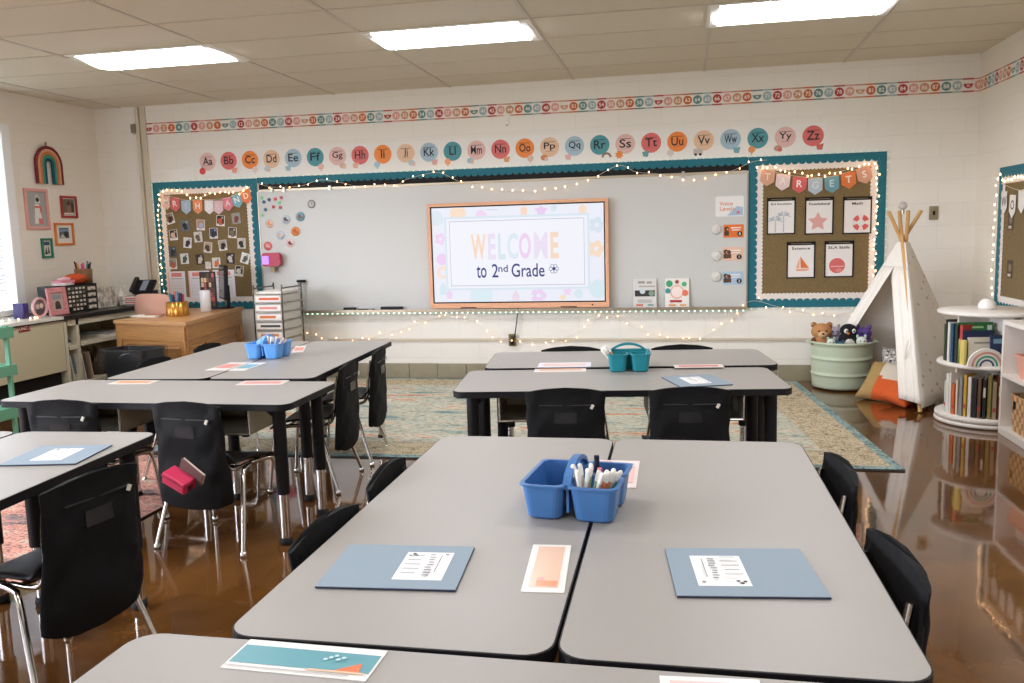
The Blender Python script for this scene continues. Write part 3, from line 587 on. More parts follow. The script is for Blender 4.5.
def blob(kind, x, y, r, c):
    c = S(c)
    if kind == 0: it.append(('c', x, y, r, c))
    elif kind == 1: it.append(('p', [(x+(r if k % 2 == 0 else r*.5)*math.cos(PI/2+k*PI/5), y+(r if k % 2 == 0 else r*.5)*math.sin(PI/2+k*PI/5)) for k in range(10)], c))
    elif kind == 2: it.append(('o', x, y, r*.45, r, c))
    elif kind == 3:
        for k in range(5): a = k*2*PI/5; it.append(('c', x+r*.6*math.cos(a), y+r*.6*math.sin(a), r*.38, c))
    elif kind == 4: it.append(('p', [(x-r*.5, y-r), (x+r*.5, y-r), (x+r*.6, y), (x, y+r), (x-r*.6, y)], c))
def sx(px): return ((px-35)/932-.5)*sw
def sy(py): return (.5-(py-52)/533)*sh
for k, px, py, r, c in ((0, 183, 85, .075, '#ffd9b5'), (0, 310, 100, .05, '#f0d2f2'), (4, 545, 70, .055, '#ffd3ae'), (1, 637, 85, .07, '#e9c0f0'), (4, 858, 75, .06, '#ffd9b5'), (0, 705, 72, .03, '#cfe4ee'), (3, 930, 170, .075, '#cfe2ee'), (3, 925, 300, .08, '#ffd5ae'), (3, 80, 225, .06, '#f3cdf2'), (0, 85, 340, .055, '#f0c6f2'), (2, 88, 415, .06, '#ffdcc4'), (4, 85, 505, .06, '#cfe6ef'), (4, 120, 535, .05, '#f0cdf2'), (0, 300, 550, .11, '#d3edf4'), (4, 490, 555, .06, '#ecd6ea'), (3, 615, 553, .075, '#ecc8f2'), (1, 770, 532, .05, '#f3cdf0'), (0, 935, 520, .085, '#cfe8f2'), (0, 60, 110, .07, '#d8e8f2'), (0, 745, 565, .025, '#ffdcae'), (0, 830, 545, .04, '#cfe8f2')): blob(k, sx(px), sy(py), r, c)
it = [('p', [(max(-sw/2+.004, min(sw/2-.004, p[0])), max(-sh/2+.004, min(sh/2-.004, p[1]))) for p in q[1]], q[2]) if q[0] == 'p' else q for q in it]
cl = []
for q in it:
    if q[0] == 'c':
        pts = [(max(-sw/2+.004, min(sw/2-.004, q[1]+q[3]*math.cos(a*PI/12))), max(-sh/2+.004, min(sh/2-.004, q[2]+q[3]*math.sin(a*PI/12)))) for a in range(24)]; cl.append(('p', pts, q[4]))
    else: cl.append(q)
fw, fh = sx(892)-sx(105), sy(105)-sy(518); fcx, fcy = (sx(892)+sx(105))/2, (sy(105)+sy(518))/2
cl += [('r', fcx, fcy, fw, fh, S('#d3e6f2')), ('r', fcx, fcy, fw*.972, fh*.945, S('#f4f6fe')), ('r', fcx, fcy, fw*.93, fh*.885, S('#9a93c0')), ('r', fcx, fcy, fw*.924, fh*.87, S('#f6f8ff'))]
for z_, q in enumerate(cl): shapes(mb, [q], -.0004+z_*.00012)
zt = .0062
for ch, px, c, wd_ in (('W', 292, '#ffd2ae', 84), ('E', 366, '#eadcf3', 42), ('L', 421, '#cfe4f2', 40), ('C', 480, '#d9eaf4', 60), ('O', 547, '#f0c8f2', 66), ('M', 632, '#ecdcf4', 74), ('E', 706, '#ffd2b0', 44)):
    mb.text(ch, sx(px), sy(275), sy(205)-sy(350), zt, S(c), .03, sx(px+wd_/2)-sx(px-wd_/2))
NAVY = S('#232a7c')
mb.text('to', sx(305), sy(415), .115, zt, NAVY, .008, .095); mb.text('2', sx(380), sy(410), .125, zt, NAVY, .008, .06); mb.text('nd', sx(424), sy(398), .065, zt, NAVY, .01, .09); mb.text('Grade', sx(560), sy(410), .125, zt, NAVY, .008, .31)
for k in range(6): a = k*PI/3; mb.ring(sx(700)+.028*math.cos(a), sy(405)+.028*math.sin(a), .014, .018, zt, NAVY, n=10)
mb.disc(sx(700), sy(405), .012, zt, NAVY); mb.rect(sx(372), sy(70), .11, .004, zt, S('#a8a8c8'))
mb.build('screen_picture', t)
# ------------------------------------------------------------------ small fittings on the front wall
def plate(px, wpx, hpx, lb, name, c, extra):
    p = F(px); w_, h_ = wpx*D/FPX*1.03, hpx*D/FPX*1.03
    o = MB(); o.M = frame_front(p.x, p.z); o.prism(rrect(w_, h_, .008), 0, .01, c); extra(o, w_, h_); return tag(o.build(name, bevel=.0015), lb, name.replace('_', ' '))
plate((933.5, 213), 7.5, 12, 'steel wall switch plate to the right of the tent', 'wall_switch', mat('switch_steel', '#a3987f', .35, .6), lambda o, w, h: o.bx(-.008, .008, -.018, .018, .01, .022, BLACK))
plate((507, 120.5), 6.5, 11, 'small white sensor box high on the wall above the alphabet', 'wall_sensor', mat('sensor_white', '#efece4', .4), lambda o, w, h: (o.bx(-w*.3, w*.3, -h*.35, h*.25, .01, .028, mat('sensor_white', '#efece4', .4)), o.disc(0, -h*.42, .006, .011, INK)))
plate((135.5, 129), 6.5, 11, 'small grey junction box on the raceway in the corner', 'junction_box', STEEL, lambda o, w, h: o.bx(-w*.4, w*.4, -h*.4, h*.4, .01, .045, mat('box_grey', '#8a8378', .4, .5)))
t = thing('power_outlet', 'brass wall outlet with a plug below the big screen', 'outlet'); p = F((512.5, 340), .02)
mb = MB(); mb.M = frame_front(p.x, p.z, .022); mb.prism(rrect(.07, .115, .006), 0, .008, mat('brass_plate', '#8d7a58', .35, .8)); mb.build('outlet_plate', t)
mb = MB(); mb.M = frame_front(p.x, p.z, .022); mb.bx(-.016, .016, -.045, -.008, .008, .03, BLACK).bx(-.014, .014, .012, .044, .008, .011, P('#4a3c2a')); mb.build('outlet_socket', t)
a = on_y((518, 309), D-.06)
pts = spline([(a.x, D-.06, a.z+.02), (a.x-.01, D-.05, a.z-.06), (p.x+.03, D-.045, p.z+.06), (p.x+.004, D-.058, p.z-.02)], 6)
tag(MB().tube(pts, .005, BLACK, 8).build('screen_cable'), 'thin black power cord hanging from the screen to the outlet', 'cord')
# ------------------------------------------------------------------ string lights and light strips
BULB = E('#ffc48a', 9.0); WIRE = mat('clear_wire', '#d8cfc2', .4)
_bm = MB().sph((0, 0, 0), (.0055, .0055, .009), BULB, 8, 6); _bulb = None
def string_lights(label, pts, n, M=None, jit=.012, seed=1, group='warm fairy lights', bulb=1.):
    global _bulb
    r = random.Random(seed); t = thing('string_lights', label, 'string lights', group=group)
    sp = spline(pts, 8); M = M or Matrix.Identity(4)
    w = MB(); w.M = M; w.tube(sp, .0016, WIRE, 5); w.build('light_wire', t)
    L = [0]
    for a, b in zip(sp, sp[1:]): L.append(L[-1]+(b-a).length)
    for k in range(n):
        d = L[-1]*(k+.5)/n; i = max(j for j in range(len(L)) if L[j] <= d); i = min(i, len(sp)-2)
        p = sp[i].lerp(sp[i+1], (d-L[i])/max(L[i+1]-L[i], 1e-6)) + Vector((r.uniform(-jit, jit), r.uniform(-jit, jit), .008))
        if _bulb is None: _bulb = _bm.build('light_bulb', t); o = _bulb
        else: o = _bulb.copy(); col.objects.link(o); o.parent = t
        o.location = M @ p; o.scale = (bulb, bulb, bulb)
def fl(px, off): q = F(px, off); return (q.x, q.z, off)
MF = Matrix(((1, 0, 0, 0), (0, 0, -1, D), (0, 1, 0, 0), (0, 0, 0, 1)))
string_lights('fairy lights draped in swags along the top of the whiteboard', [fl(p, .045) for p in ((257, 183), (272, 187), (300, 186), (320, 180), (343, 183), (356, 186), (379, 185), (399, 184), (405, 180), (436, 172.5), (456, 180), (476, 187), (517, 191.5), (555, 188.5), (593, 177.6), (618.6, 165.4), (636, 172), (658, 174), (678, 179), (704, 178), (729, 172), (752, 162), (767, 160))], 50, MF, seed=2, bulb=.85)
string_lights('fairy lights framing the photo board, top and left edge', [fl(p, .04) for p in ((250, 186), (240, 193), (225, 192), (212, 193.5), (195, 198), (180, 192), (166, 191), (160, 193), (158.5, 215), (160, 240), (161, 262), (163, 285), (166, 303))], 40, MF, seed=3)
string_lights('fairy lights framing the burlap board by the tent', [fl(p, .04) for p in ((755, 166), (772, 168), (786, 171), (800, 174), (814, 176), (828, 174), (842, 171), (856, 167.5), (872, 163.5), (878, 168), (877, 190), (876.5, 215), (875, 240), (874, 262), (873, 285))], 44, MF, .014, 4)
string_lights('fairy lights swagged on the bare wall below the whiteboard', [fl(p, .035) for p in ((298, 326), (301, 334), (325, 338), (354, 339), (382, 335), (418, 324), (440, 318), (470, 321), (500, 338), (540, 343), (575, 334), (605, 314), (633, 327), (658, 336), (690, 341), (712, 333), (733, 318), (744, 304), (757, 301), (775, 306), (800, 312), (830, 316), (850, 312), (866, 306))], 58, MF, .030, 5, bulb=.7)
ry = lambda y, z, o=.035: (-y, z, o)
MR = Matrix(((0, 0, -1, XR), (-1, 0, 0, 0), (0, 1, 0, 0), (0, 0, 0, 1)))
string_lights('fairy lights framing the right-hand wall board', [ry(RBY-.75, RZ1-.12), ry(RBY-.4, RZ1-.10), ry(RBY-.2, RZ1-.11), ry(RBY-.06, RZ1-.06), ry(RBY-.03, RZ1-.3), ry(RBY-.02, RZ1-.6), ry(RBY-.03, RZ1-.9), ry(RBY-.05, RZ0+.1)], 26, MR, .016, 6)
LED = E('#d2ffe2', 2.6); LEDS = E('#dcf7e6', 1.1); LEDB = mat('led_strip_base', '#dfe8e0', .5)
def led(label, pts, step, LED=LED, e=.0055):
    t = thing('light_strip', label, 'light strip', group='cool white light strips')
    a = MB(); a.M = MF; b = MB(); b.M = MF
    for p, q in zip(pts, pts[1:]):
        p, q = Vector(p), Vector(q); d = (q-p); L = d.length; d.normalize(); s = Vector((-d.y, d.x, 0))*.004; up = Vector((0, 0, .002))
        a.add([p-s, q-s, q+s, p+s, p-s+up, q-s+up, q+s+up, p+s+up], [(4, 5, 6, 7), (0, 1, 5, 4), (1, 2, 6, 5), (2, 3, 7, 6), (3, 0, 4, 7), (3, 2, 1, 0)], LEDB)
        k = int(L/step)
        for i in range(k):
            c = p+d*(i+.5)*L/k
            b.box((c.x, c.y, c.z+.005), (2*e, 2*e, .006), LED)
    a.build('strip_base', t); o = b.build('diode_row', t); o['kind'] = 'stuff'
zt_ = WBB-.030
led('cool white light strip under the whiteboard tray', [(WBX0+.02, zt_, .06), (WBX1, zt_, .06)], .052)
led('cool white light strip outlining the top and ends of the boards', [(LBX0-.012, LBZ0+.05, .004), (LBX0-.012, BT+.008, .004), (RBX1+.010, BT+.008, .004), (RBX1+.010, RBZ0+.15, .004)], .062, LEDS, .0045)
led('cool white light strip below the burlap board beside the tent', [(RBX0, RBZ0-.012, .004), (RBX1-.02, RBZ0-.012, .004)], .062, LEDS, .0045)
# ------------------------------------------------------------------ tables
TZ = H-.7106
LAM = mat('grey_laminate', '#9f9a94', .38, noise=.03, nscale=400); EDGE = mat('table_edge', '#151316', .5, spec=.25); POST = mat('table_post', '#131315', .5, spec=.25)
BOXM = mat('book_box_steel', '#a49a86', .4, .5)
def table(label, cx, cy, L, W, rz, dz=0., boxes=None):
    t = thing('activity_table', label, 'table', (cx, cy, 0), rz, 'grey-topped classroom tables')
    z = TZ+dz; pr = rrect(L, W, .055, 6); pi = rrect(L-.006, W-.006, .053, 6)
    mb = MB(); mb.prism(pi, z-.028, z, LAM); mb.build('tabletop', t)
    mb = MB(); n = len(pr); vs = [(p[0], p[1], z-.030) for p in pr]+[(p[0], p[1], z-.0015) for p in pr]+[(p[0], p[1], z-.0008) for p in pi]+[(p[0], p[1], z-.030) for p in pi]
    mb.add(vs, [(k*n+i, k*n+(i+1) % n, ((k+1) % 4)*n+(i+1) % n, ((k+1) % 4)*n+i) for k in range(4) for i in range(n)], EDGE); mb.build('edge_band', t)
    for sx_ in (-1, 1):
        for sy_ in (-1, 1):
            x, y = sx_*(L/2-.085), sy_*(W/2-.085)
            g = MB(); g.cyl((x, y, .235), (x, y, z-.034), .029, POST, n=20)
            g.box((x, y, z-.032), (.13, .13, .004), POST)
            g.add([(x, y-.003, z-.10), (x-sx_*.075, y-.003, z-.034), (x, y-.003, z-.034), (x, y+.003, z-.10), (x-sx_*.075, y+.003, z-.034), (x, y+.003, z-.034)], [(0, 1, 2), (5, 4, 3), (0, 3, 4, 1), (1, 4, 5, 2), (2, 5, 3, 0)], POST)
            lg = g.build('leg', t)
            MB().cyl((x, y, .03), (x, y, .25), .0225, CHROME, n=18).build('leg_insert', lg)
            MB().lathe((x, y, 0), [(0, .001), (.028, .001), (.030, .012), (.026, .032), (0, .034)], mat('rubber', '#121212', .8), 16).build('foot', lg)
    for bxx in boxes or ():
        g = MB(); w, d, hh, tk = .42, .36, .115, .004; y0 = -W/2+.03
        zt2 = z-.031
        g.bx(bxx-w/2, bxx+w/2, y0, y0+d, zt2-hh, zt2-hh+tk, BOXM).bx(bxx-w/2, bxx-w/2+tk, y0, y0+d, zt2-hh, zt2, BOXM).bx(bxx+w/2-tk, bxx+w/2, y0, y0+d, zt2-hh, zt2, BOXM).bx(bxx-w/2, bxx+w/2, y0+d-tk, y0+d, zt2-hh, zt2, BOXM)
        g.cyl((bxx-w/2, y0, zt2-hh+.002), (bxx+w/2, y0, zt2-hh+.002), .005, CHROME, n=8)
        for s_ in (-1, 1): g.cyl((bxx+s_*(w/2-.002), y0, zt2-hh), (bxx+s_*(w/2-.002), y0, zt2), .005, CHROME, n=8)
        g.build('book_box', t)
    return t
TYA = .0099; c_, s_ = math.cos(TYA), math.sin(TYA)
def ft(lx, ly): return (-.217+c_*lx-s_*ly, 1.3276+s_*lx+c_*ly)
p = ft(-.306, .7625); table('table in the front pair bearing the blue folder turned with its label to the right', p[0], p[1], 1.525, .607, PI/2+TYA)
p = ft(.306, .7625); table('table in the front pair with its long side along the aisle of bare brown floor', p[0], p[1], 1.525, .607, PI/2+TYA)
table('nearest table, cut off by the bottom edge and bearing the teal name strip', -.225, 1.016, 1.525, .607, .0, -.003)
GYA = .1115; gc, gs = math.cos(GYA), math.sin(GYA)
def gt(lx, ly): return (-1.0373+gc*lx-gs*ly, 3.655+gs*lx+gc*ly)
p = gt(.7625, .304); table('table with the teal caddy, in front of the big screen', p[0], p[1], 1.525, .602, GYA, boxes=(-.34, .34))
p = gt(.835, .925); table('far table below the big screen, behind the teal caddy', p[0], p[1], 1.525, .602, GYA, .007)
table('table set crosswise in the left group, with the two chairs tucked under its near side', -2.415, 3.605, 1.46, .575, .012, boxes=(-.32, .32))
LY = .062
def lt(lx, ly): return (-2.425+math.cos(LY)*lx-math.sin(LY)*ly, 3.903+math.sin(LY)*lx+math.cos(LY)*ly)
p = lt(.290, .762); table('table in the left group holding the light blue caddy, nearer the whiteboard aisle', p[0], p[1], 1.505, .573, PI/2+LY, .006)
p = lt(-.290, .762); table('table in the left group beside the waste bin', p[0], p[1], 1.505, .573, PI/2+LY, .006)
NY = .062
def nt_(lx, ly): return (-1.945+math.cos(NY)*lx-math.sin(NY)*ly, 2.80+math.sin(NY)*lx+math.cos(NY)*ly)
p = nt_(-.285, -.755); table('table at the left edge bearing the blue folder, beside the large black chair', p[0], p[1], 1.51, .57, PI/2+NY)
p = nt_(-.865, -.755); table('table at the far left edge of which only a corner shows', p[0], p[1], 1.51, .57, PI/2+NY)
# ------------------------------------------------------------------ chairs
FAB = mat('black_canvas', '#131314', .75, spec=.2, bump=.7, bscale=10); SEATM = mat('chair_plastic', '#141517', .45, spec=.3); ZIP = mat('zip_pull', '#d9d4c8', .4)
def chair(label, loc, rz):
    t = thing('student_chair', label, 'chair', loc, rz, 'black student chairs with canvas pockets')
    n = 10; top = []; bot = []
    for j in range(n+1):
        v = j/n; y = -.185+.375*v
        for i in range(n+1):
            u = i/n*2-1; wd_ = .19*(1-.10*(1-v)**2)*(1-.25*max(0, (v-.85)/.15)**2)
            z = .385+.018*u*u*(1-v*.5)+.012*math.sin(v*PI*1.2+.3)-.035*max(0, (v-.72)/.28)**2+.05*max(0, (.12-v)/.12)**2
            top.append((u*wd_, y, z)); bot.append((u*wd_, y, z-.011))
    g = MB(); k = n+1
    fs = [(j*k+i, j*k+i+1, (j+1)*k+i+1, (j+1)*k+i) for j in range(n) for i in range(n)]
    o = len(top); fs += [tuple(q+o for q in f[::-1]) for f in fs]
    rim = list(range(n+1))+[j*k+n for j in range(1, n+1)]+[n*k+i for i in range(n-1, -1, -1)]+[j*k for j in range(n-1, 0, -1)]
    fs += [(rim[a], rim[a]+o, rim[(a+1) % len(rim)]+o, rim[(a+1) % len(rim)]) for a in range(len(rim))]
    g.add(top+bot, fs, SEATM, True); g.build('seat', t)
    g = MB(); lo = []
    for j in range(9):
        v = j/8; z = .455+.195*v; a = .165+.01*math.sin(v*PI)
        lo.append([(q[0]*a, -.200-.022*v+q[1]*.004-.009*(1-q[0]**2), z) for q in [(-1, -1), (-.5, -1), (0, -1), (.5, -1), (1, -1), (1, 1), (.5, 1), (0, 1), (-.5, 1), (-1, 1)]])
    g.loft(lo, SEATM); g.build('backrest', t)
    # canvas pocket hung over the backrest
    g = MB(); lo = []; NZ = 24; NA = 44
    for j in range(NZ+1):
        v = j/NZ
        a = .176+.012*(1-v)+.006*math.sin(v*7); lp = []
        for i in range(NA):
            q = 2*PI*i/NA; cx, sy_ = math.cos(q), math.sin(q)
            ux = math.copysign(abs(cx)**.35, cx); uy = math.copysign(abs(sy_)**.7, sy_)
            zt2 = .668+.022*(1-ux*ux); zb = .205+.035*abs(ux)**3
            z = zb+(zt2-zb)*v
            th = .012+.012*math.sin(min(1, v*1.1)*PI)**.8
            if uy < 0: th += .030*math.exp(-((v-.12)/.2)**2)*(1-.5*ux*ux)+.0035*math.sin(ux*5+v*9)+.0028*math.sin(ux*11-v*16)+.0018*math.sin(ux*19+v*31)
            else: th *= .6
            lp.append((ux*a*(1-.03*math.sin(v*PI)), -.187-.038*v+.02*(1-v)*0+uy*th-.010*(1-ux*ux), z))
        lo.append(lp)
    g.loft(lo, FAB); cv = g.build('seat_pocket', t)
    g = MB(); g.bx(-.115, .125, -.246, -.2375, .610, .614, mat('zip_tape', '#2c2b2b', .5)); g.build('zip', cv)
    g = MB(); g.box((.118, -.249, .606), (.012, .006, .020), ZIP, r=Matrix.Rotation(.5, 3, 'Y')); g.build('zip_pull', cv)
    g = MB(); g.bx(-.05, .05, -.2475, -.2445, .53, .58, mat('clear_label_pocket', '#262628', .2)); g.build('label_window', cv)
    r = .0105
    for s_ in (-1, 1):
        g = MB(); g.tube(spline([(s_*.15, -.02, .365), (s_*.165, .09, .362), (s_*.178, .14, .34), (s_*.190, .165, .20), (s_*.205, .185, .022)], 5), r, CHROME, 10); lg = g.build('leg', t)
        MB().lathe((s_*.205, .185, 0), [(0, .001), (.014, .001), (.015, .010), (.012, .024), (0, .025)], CHROME, 12).build('foot', lg)
        g = MB(); g.tube(spline([(s_*.15, .02, .362), (s_*.168, -.07, .358), (s_*.182, -.105, .335), (s_*.205, -.155, .18), (s_*.226, -.205, .022)], 5), r, CHROME, 10); lg = g.build('leg', t)
        MB().lathe((s_*.226, -.205, 0), [(0, .001), (.014, .001), (.015, .010), (.012, .024), (0, .025)], CHROME, 12).build('foot', lg)
        g = MB(); g.tube(spline([(s_*.145, -.03, .366), (s_*.148, -.135, .37), (s_*.146, -.172, .41), (s_*.142, -.186, .52), (s_*.138, -.205, .63)], 5), .009, CHROME, 8); g.build('back_tube', t)
    g = MB(); g.tube([(-.15, .08, .362), (.15, .08, .362)], .008, CHROME, 8).tube([(-.15, -.06, .360), (.15, -.06, .360)], .008, CHROME, 8); g.build('seat_frame', t)
    return t
def at_back(cx, cy, rz, back=.215):      # the point under the chair whose backrest centre stands at (cx, cy)
    return (cx-math.sin(rz)*back, cy+math.cos(rz)*back, 0)
proto = chair('black chair with the pink case in its pocket', at_back(-2.11, 3.245, -.10), -.10)
q90 = PI/2
for cx, cy, rz, lb in ((-2.73, 3.25, .03, 'black chair at the left group, left of the chair with the pink case'),
    (-1.775, 2.19, 1.40, 'large black chair in the lower left, backing toward the aisle'),
    (-1.70, 1.50, 1.52, 'black chair cut off at the bottom left corner'),
    (-1.835, 4.36, q90+.10, 'black chair with a deep pocket, nearer of the two beside the light blue caddy table'),
    (-1.865, 4.92, q90+.14, 'black chair nearer the whiteboard, on the right side of the left group'),
    (-3.09, 4.47, -q90+.06, 'black chair whose top shows in front of the waste bin'),
    (-3.13, 5.12, -q90+.06, 'black chair whose top shows in front of the wooden desk'),
    (-.515, 3.655, GYA, 'black chair under the teal caddy, at the near side of its table'),
    (.025, 3.715, GYA, 'black chair below the folder on the teal caddy table'),
    (-.66, 4.975, PI+GYA, 'black chair top behind the far table, left of the teal caddy'),
    (-.01, 5.05, PI+GYA, 'black chair top behind the far table, right of the teal caddy'),
    (-.850, 1.87, -q90-.06, 'black chair left of the front tables, nearer the bottom edge'),
    (-.860, 2.34, -q90+.04, 'black chair left of the front tables, nearer the whiteboard'),
    (.430, 1.84, q90+.12, 'black chair right of the front tables, lower of the two'),
    (.435, 2.53, q90+.08, 'black chair right of the front tables, just in front of the rug corner')):
    dup(proto, at_back(cx, cy, rz), rz, lb)
# ------------------------------------------------------------------ things on the tables
FOLD = mat('blue_card_folder', '#8697a4', .55); FOLDE = mat('folder_edge', '#1f2740', .5)
def folder(label, quad, lx, lw, lh, flip=1):
    q = [on_z(p, TZ+.006) for p in quad]; c = sum(q, Vector())/4; u = ((q[1]-q[0])+(q[2]-q[3]))/2; v = ((q[0]-q[3])+(q[1]-q[2]))/2; w, h = u.length, v.length
    M = frame_flat(c.x, c.y, TZ, math.atan2(u.y, u.x)); lx *= w/.29; lw *= w/.29; lh *= h/.24
    t = thing('pocket_folder', label, 'folder', group='blue folders on the tables'); t.matrix_world = M
    MB().bx(-w/2, w/2, -h/2, h/2, .0045, .006, FOLD).build('front_cover', t)
    MB().bx(-w/2, w/2, -h/2, h/2, .001, .0045, FOLDE).build('back_cover', t)
    g = MB(); g.M = Matrix.Translation((lx, 0, .0062)); g.rect(0, 0, lw, lh, 0, P('#eeecea')); k = P('#8b8b90'); d = P('#3c3c42')
    it = [('c', -flip*lw*.40, flip*lh*.36, .004, d), ('c', -flip*lw*.33, flip*lh*.42, .0045, d), ('c', -flip*lw*.27, flip*lh*.36, .004, d), ('c', flip*lw*.38, flip*lh*.40, .004, k)]
    rs_ = random.Random(5)
    for q in range(9): it.append(('r', flip*lw*.12+rs_.uniform(-.002, .002), flip*(-lh*.36+lh*.085*q), .010+rs_.uniform(0, .006), .005, k))
    it += [('r', flip*lw*.30, 0, .002, lh*.62, k)]
    for q in range(5): it.append(('r', -flip*lw*.22, flip*(-lh*.36+lh*.15*q), .028+.01*rs_.random(), .0035, k))
    shapes(g, it, 0); g.build('label_sticker', t)
    return t
folder('blue folder in the front pair with its label toward the centre, left of the seam', [(348, 544.5), (473.5, 546), (456.5, 590), (317.5, 585.5)], .055, .105, .155)
folder('blue folder in the front pair with its label upside down, right of the seam', [(668, 548), (804, 548.5), (825.5, 597), (673.5, 595)], -.045, .105, .152, -1)
folder('blue folder on the table at the left edge', [(40, 446), (111, 444.5), (77, 463.2), (-1, 465)], -.0, .12, .15)
folder('blue folder lying near the right end of the teal caddy table', [(665.4, 376.7), (714.5, 373.4), (728, 384.8), (676.4, 386.5)], -.005, .12, .15, -1)
def strip(label, quad, cols, items=None, z=TZ):
    # paper name strip laid on a table: corners given as pixels far-left, far-right, near-right, near-left
    q = [on_z(p, z) for p in quad]; c = sum(q, Vector())/4; u = ((q[1]-q[0])+(q[2]-q[3]))/2; v = ((q[0]-q[3])+(q[1]-q[2]))/2
    w, h = u.length, v.length; a = math.atan2(u.y, u.x)
    return card('name_strip', label, 'name strip', frame_flat(c.x, c.y, z+.0004, a), w, h, P(cols[0], .3), items(w, h) if items else [('r', 0, 0, w*.8, h*.5, P(cols[1], .3))], t=.0016, group='paper name strips on the tables')
strip('teal name strip with an orange sailboat on the nearest table', [(250, 639.5), (386, 652.5), (368, 681.5), (221, 669)], ['#ece9e4', ''], lambda w, h: [('r', 0, .0, w*.97, h*.60, P('#5f9ca6', .3)), ('p', [(w*.24, -h*.30), (w*.42, -h*.30), (w*.40, .0)], P('#e8764a', .3)), ('p', [(w*.08, -h*.30), (w*.46, -h*.30), (w*.46, -h*.36), (w*.06, -h*.36)], P('#e4c0a4', .3)), ('r', -w*.06, -h*.42, w*.86, .003, P('#b9b4ae'))]+[('c', w*(.14+.03*k), h*(.02+.06*(k % 3)), .004, P('#c9dde0', .3)) for k in range(5)], TZ-.003)
strip('white name strip at the bottom edge of the nearest table', [(665, 677), (760, 681), (764, 700), (655, 695)], ['#eeeae6', '#e9c9c2'], None, TZ-.003)
strip('peach name strip in a clear sleeve on the front pair', [(538, 545.5), (575, 546), (560, 593.5), (515.5, 592)], ['#ebe6e0', ''], lambda w, h: [('r', 0, .004, w*.66, h*.86, P('#e5bfa6', .2)), ('r', w*.05, -h*.34, w*.5, h*.10, P('#e2956c', .2)), ('c', -w*.1, -h*.26, .008, P('#d9a0a0', .2)), ('r', -w*.42, 0, .006, h*.9, P('#f6f3ee', .1))])
strip('white name strip with coral and teal shapes behind the blue caddy', [(596, 460.5), (641.5, 461.5), (634, 488.5), (588, 487)], ['#ecdfdb', ''], lambda w, h: [('r', -w*.3, h*.3, w*.36, h*.3, P('#e0857c', .3)), ('c', w*.12, h*.28, .022, P('#64a0a8', .3)), ('c', w*.3, h*.34, .012, P('#64a0a8', .3)), ('r', w*.35, -.01, .02, h*.6, P('#eebfb8', .3)), ('r', 0, -h*.2, w*.6, h*.3, P('#f4ece6', .3))])
strip('peach name strip across the seam of the teal caddy tables', [(537, 367.8), (587, 366.8), (585, 371.8), (532, 372.3)], ['#ece0da', '#e6b79a'])
strip('pale name strip on the far table edge', [(541, 363), (592, 362.6), (590, 367), (536, 367.6)], ['#e6e2ec', '#e9c8b8'], None, TZ+.007)
strip('coral name strip on the far table, right of the teal caddy', [(674, 365.2), (722, 364.6), (724, 367.4), (674, 368.2)], ['#ece0dc', '#df7470'], None, TZ+.007)
strip('coral name strip on the crosswise table of the left group', [(242, 381.2), (288, 380.6), (283, 384.8), (238, 385.2)], ['#eddad5', '#e39689'])
strip('orange and white name strip at the left of the crosswise table', [(116, 380.8), (157, 380.6), (152, 384.2), (111, 384)], ['#eadfd6', '#e8985a'])
strip('white and coral name strip beside the light blue caddy, farther left', [(224, 362.5), (243, 363.0), (233, 370), (212, 370.5)], ['#efe8e4', '#e59c92'], None, TZ+.006)
strip('white and teal name strip in front of the light blue caddy', [(246, 362.9), (262, 363.2), (250, 370.4), (233, 370.8)], ['#efece8', '#7db4c0'], None, TZ+.006)
strip('coral name strip to the right of the light blue caddy', [(300, 346.5), (312, 345.5), (297, 352.8), (287, 352.8)], ['#f0e9e4', '#e78f7c'], None, TZ+.006)
# caddies
def tub(mb, x0, x1, y0, y1, h, m, t=.004, ta=.010):
    cx, cy, w, d = (x0+x1)/2, (y0+y1)/2, x1-x0, y1-y0
    L = lambda ww, dd, z, r=.022: [(p[0], p[1], z) for p in rrect(ww, dd, r, 4, cx, cy)]
    mb.loft([L(w-2*ta-.012, d-2*ta-.012, .001), L(w-2*ta, d-2*ta, .007), L(w, d, h-.006), L(w+.012, d+.012, h-.005), L(w+.012, d+.012, h), L(w-2*t, d-2*t, h), L(w-2*ta-2*t, d-2*ta-2*t, .006)], m, True, True, False)
def caddy(label, x, y, rz, s, mname, c, z=TZ):
    m = mat(mname, c, .38); t = thing('supply_caddy', label, 'caddy', (x, y, z+.0005), rz, 'plastic supply caddies')
    h = .092; g = MB(); W2 = s/2
    tub(g, -W2, -.012, -W2, W2, h, m); tub(g, .004, W2, -W2, -.008, h, m); tub(g, .004, W2, .008, W2, h, m); g.build('caddy_body', t)
    g = MB(); pts = [(-.004, -W2+.012+(s-.024)*k/16, h-.004+.045*math.sin(PI*k/16)**.6) for k in range(17)]
    lo = [[(p[0]+a, p[1], p[2]+b) for a, b in ((-.010, -.007), (.010, -.007), (.010, .005), (-.010, .005))] for p in pts]; g.loft(lo, m, smooth=False)
    g.bx(-.007, -.001, -W2+.02, W2-.02, .02, h+.012, m); g.build('handle', t)
    return t
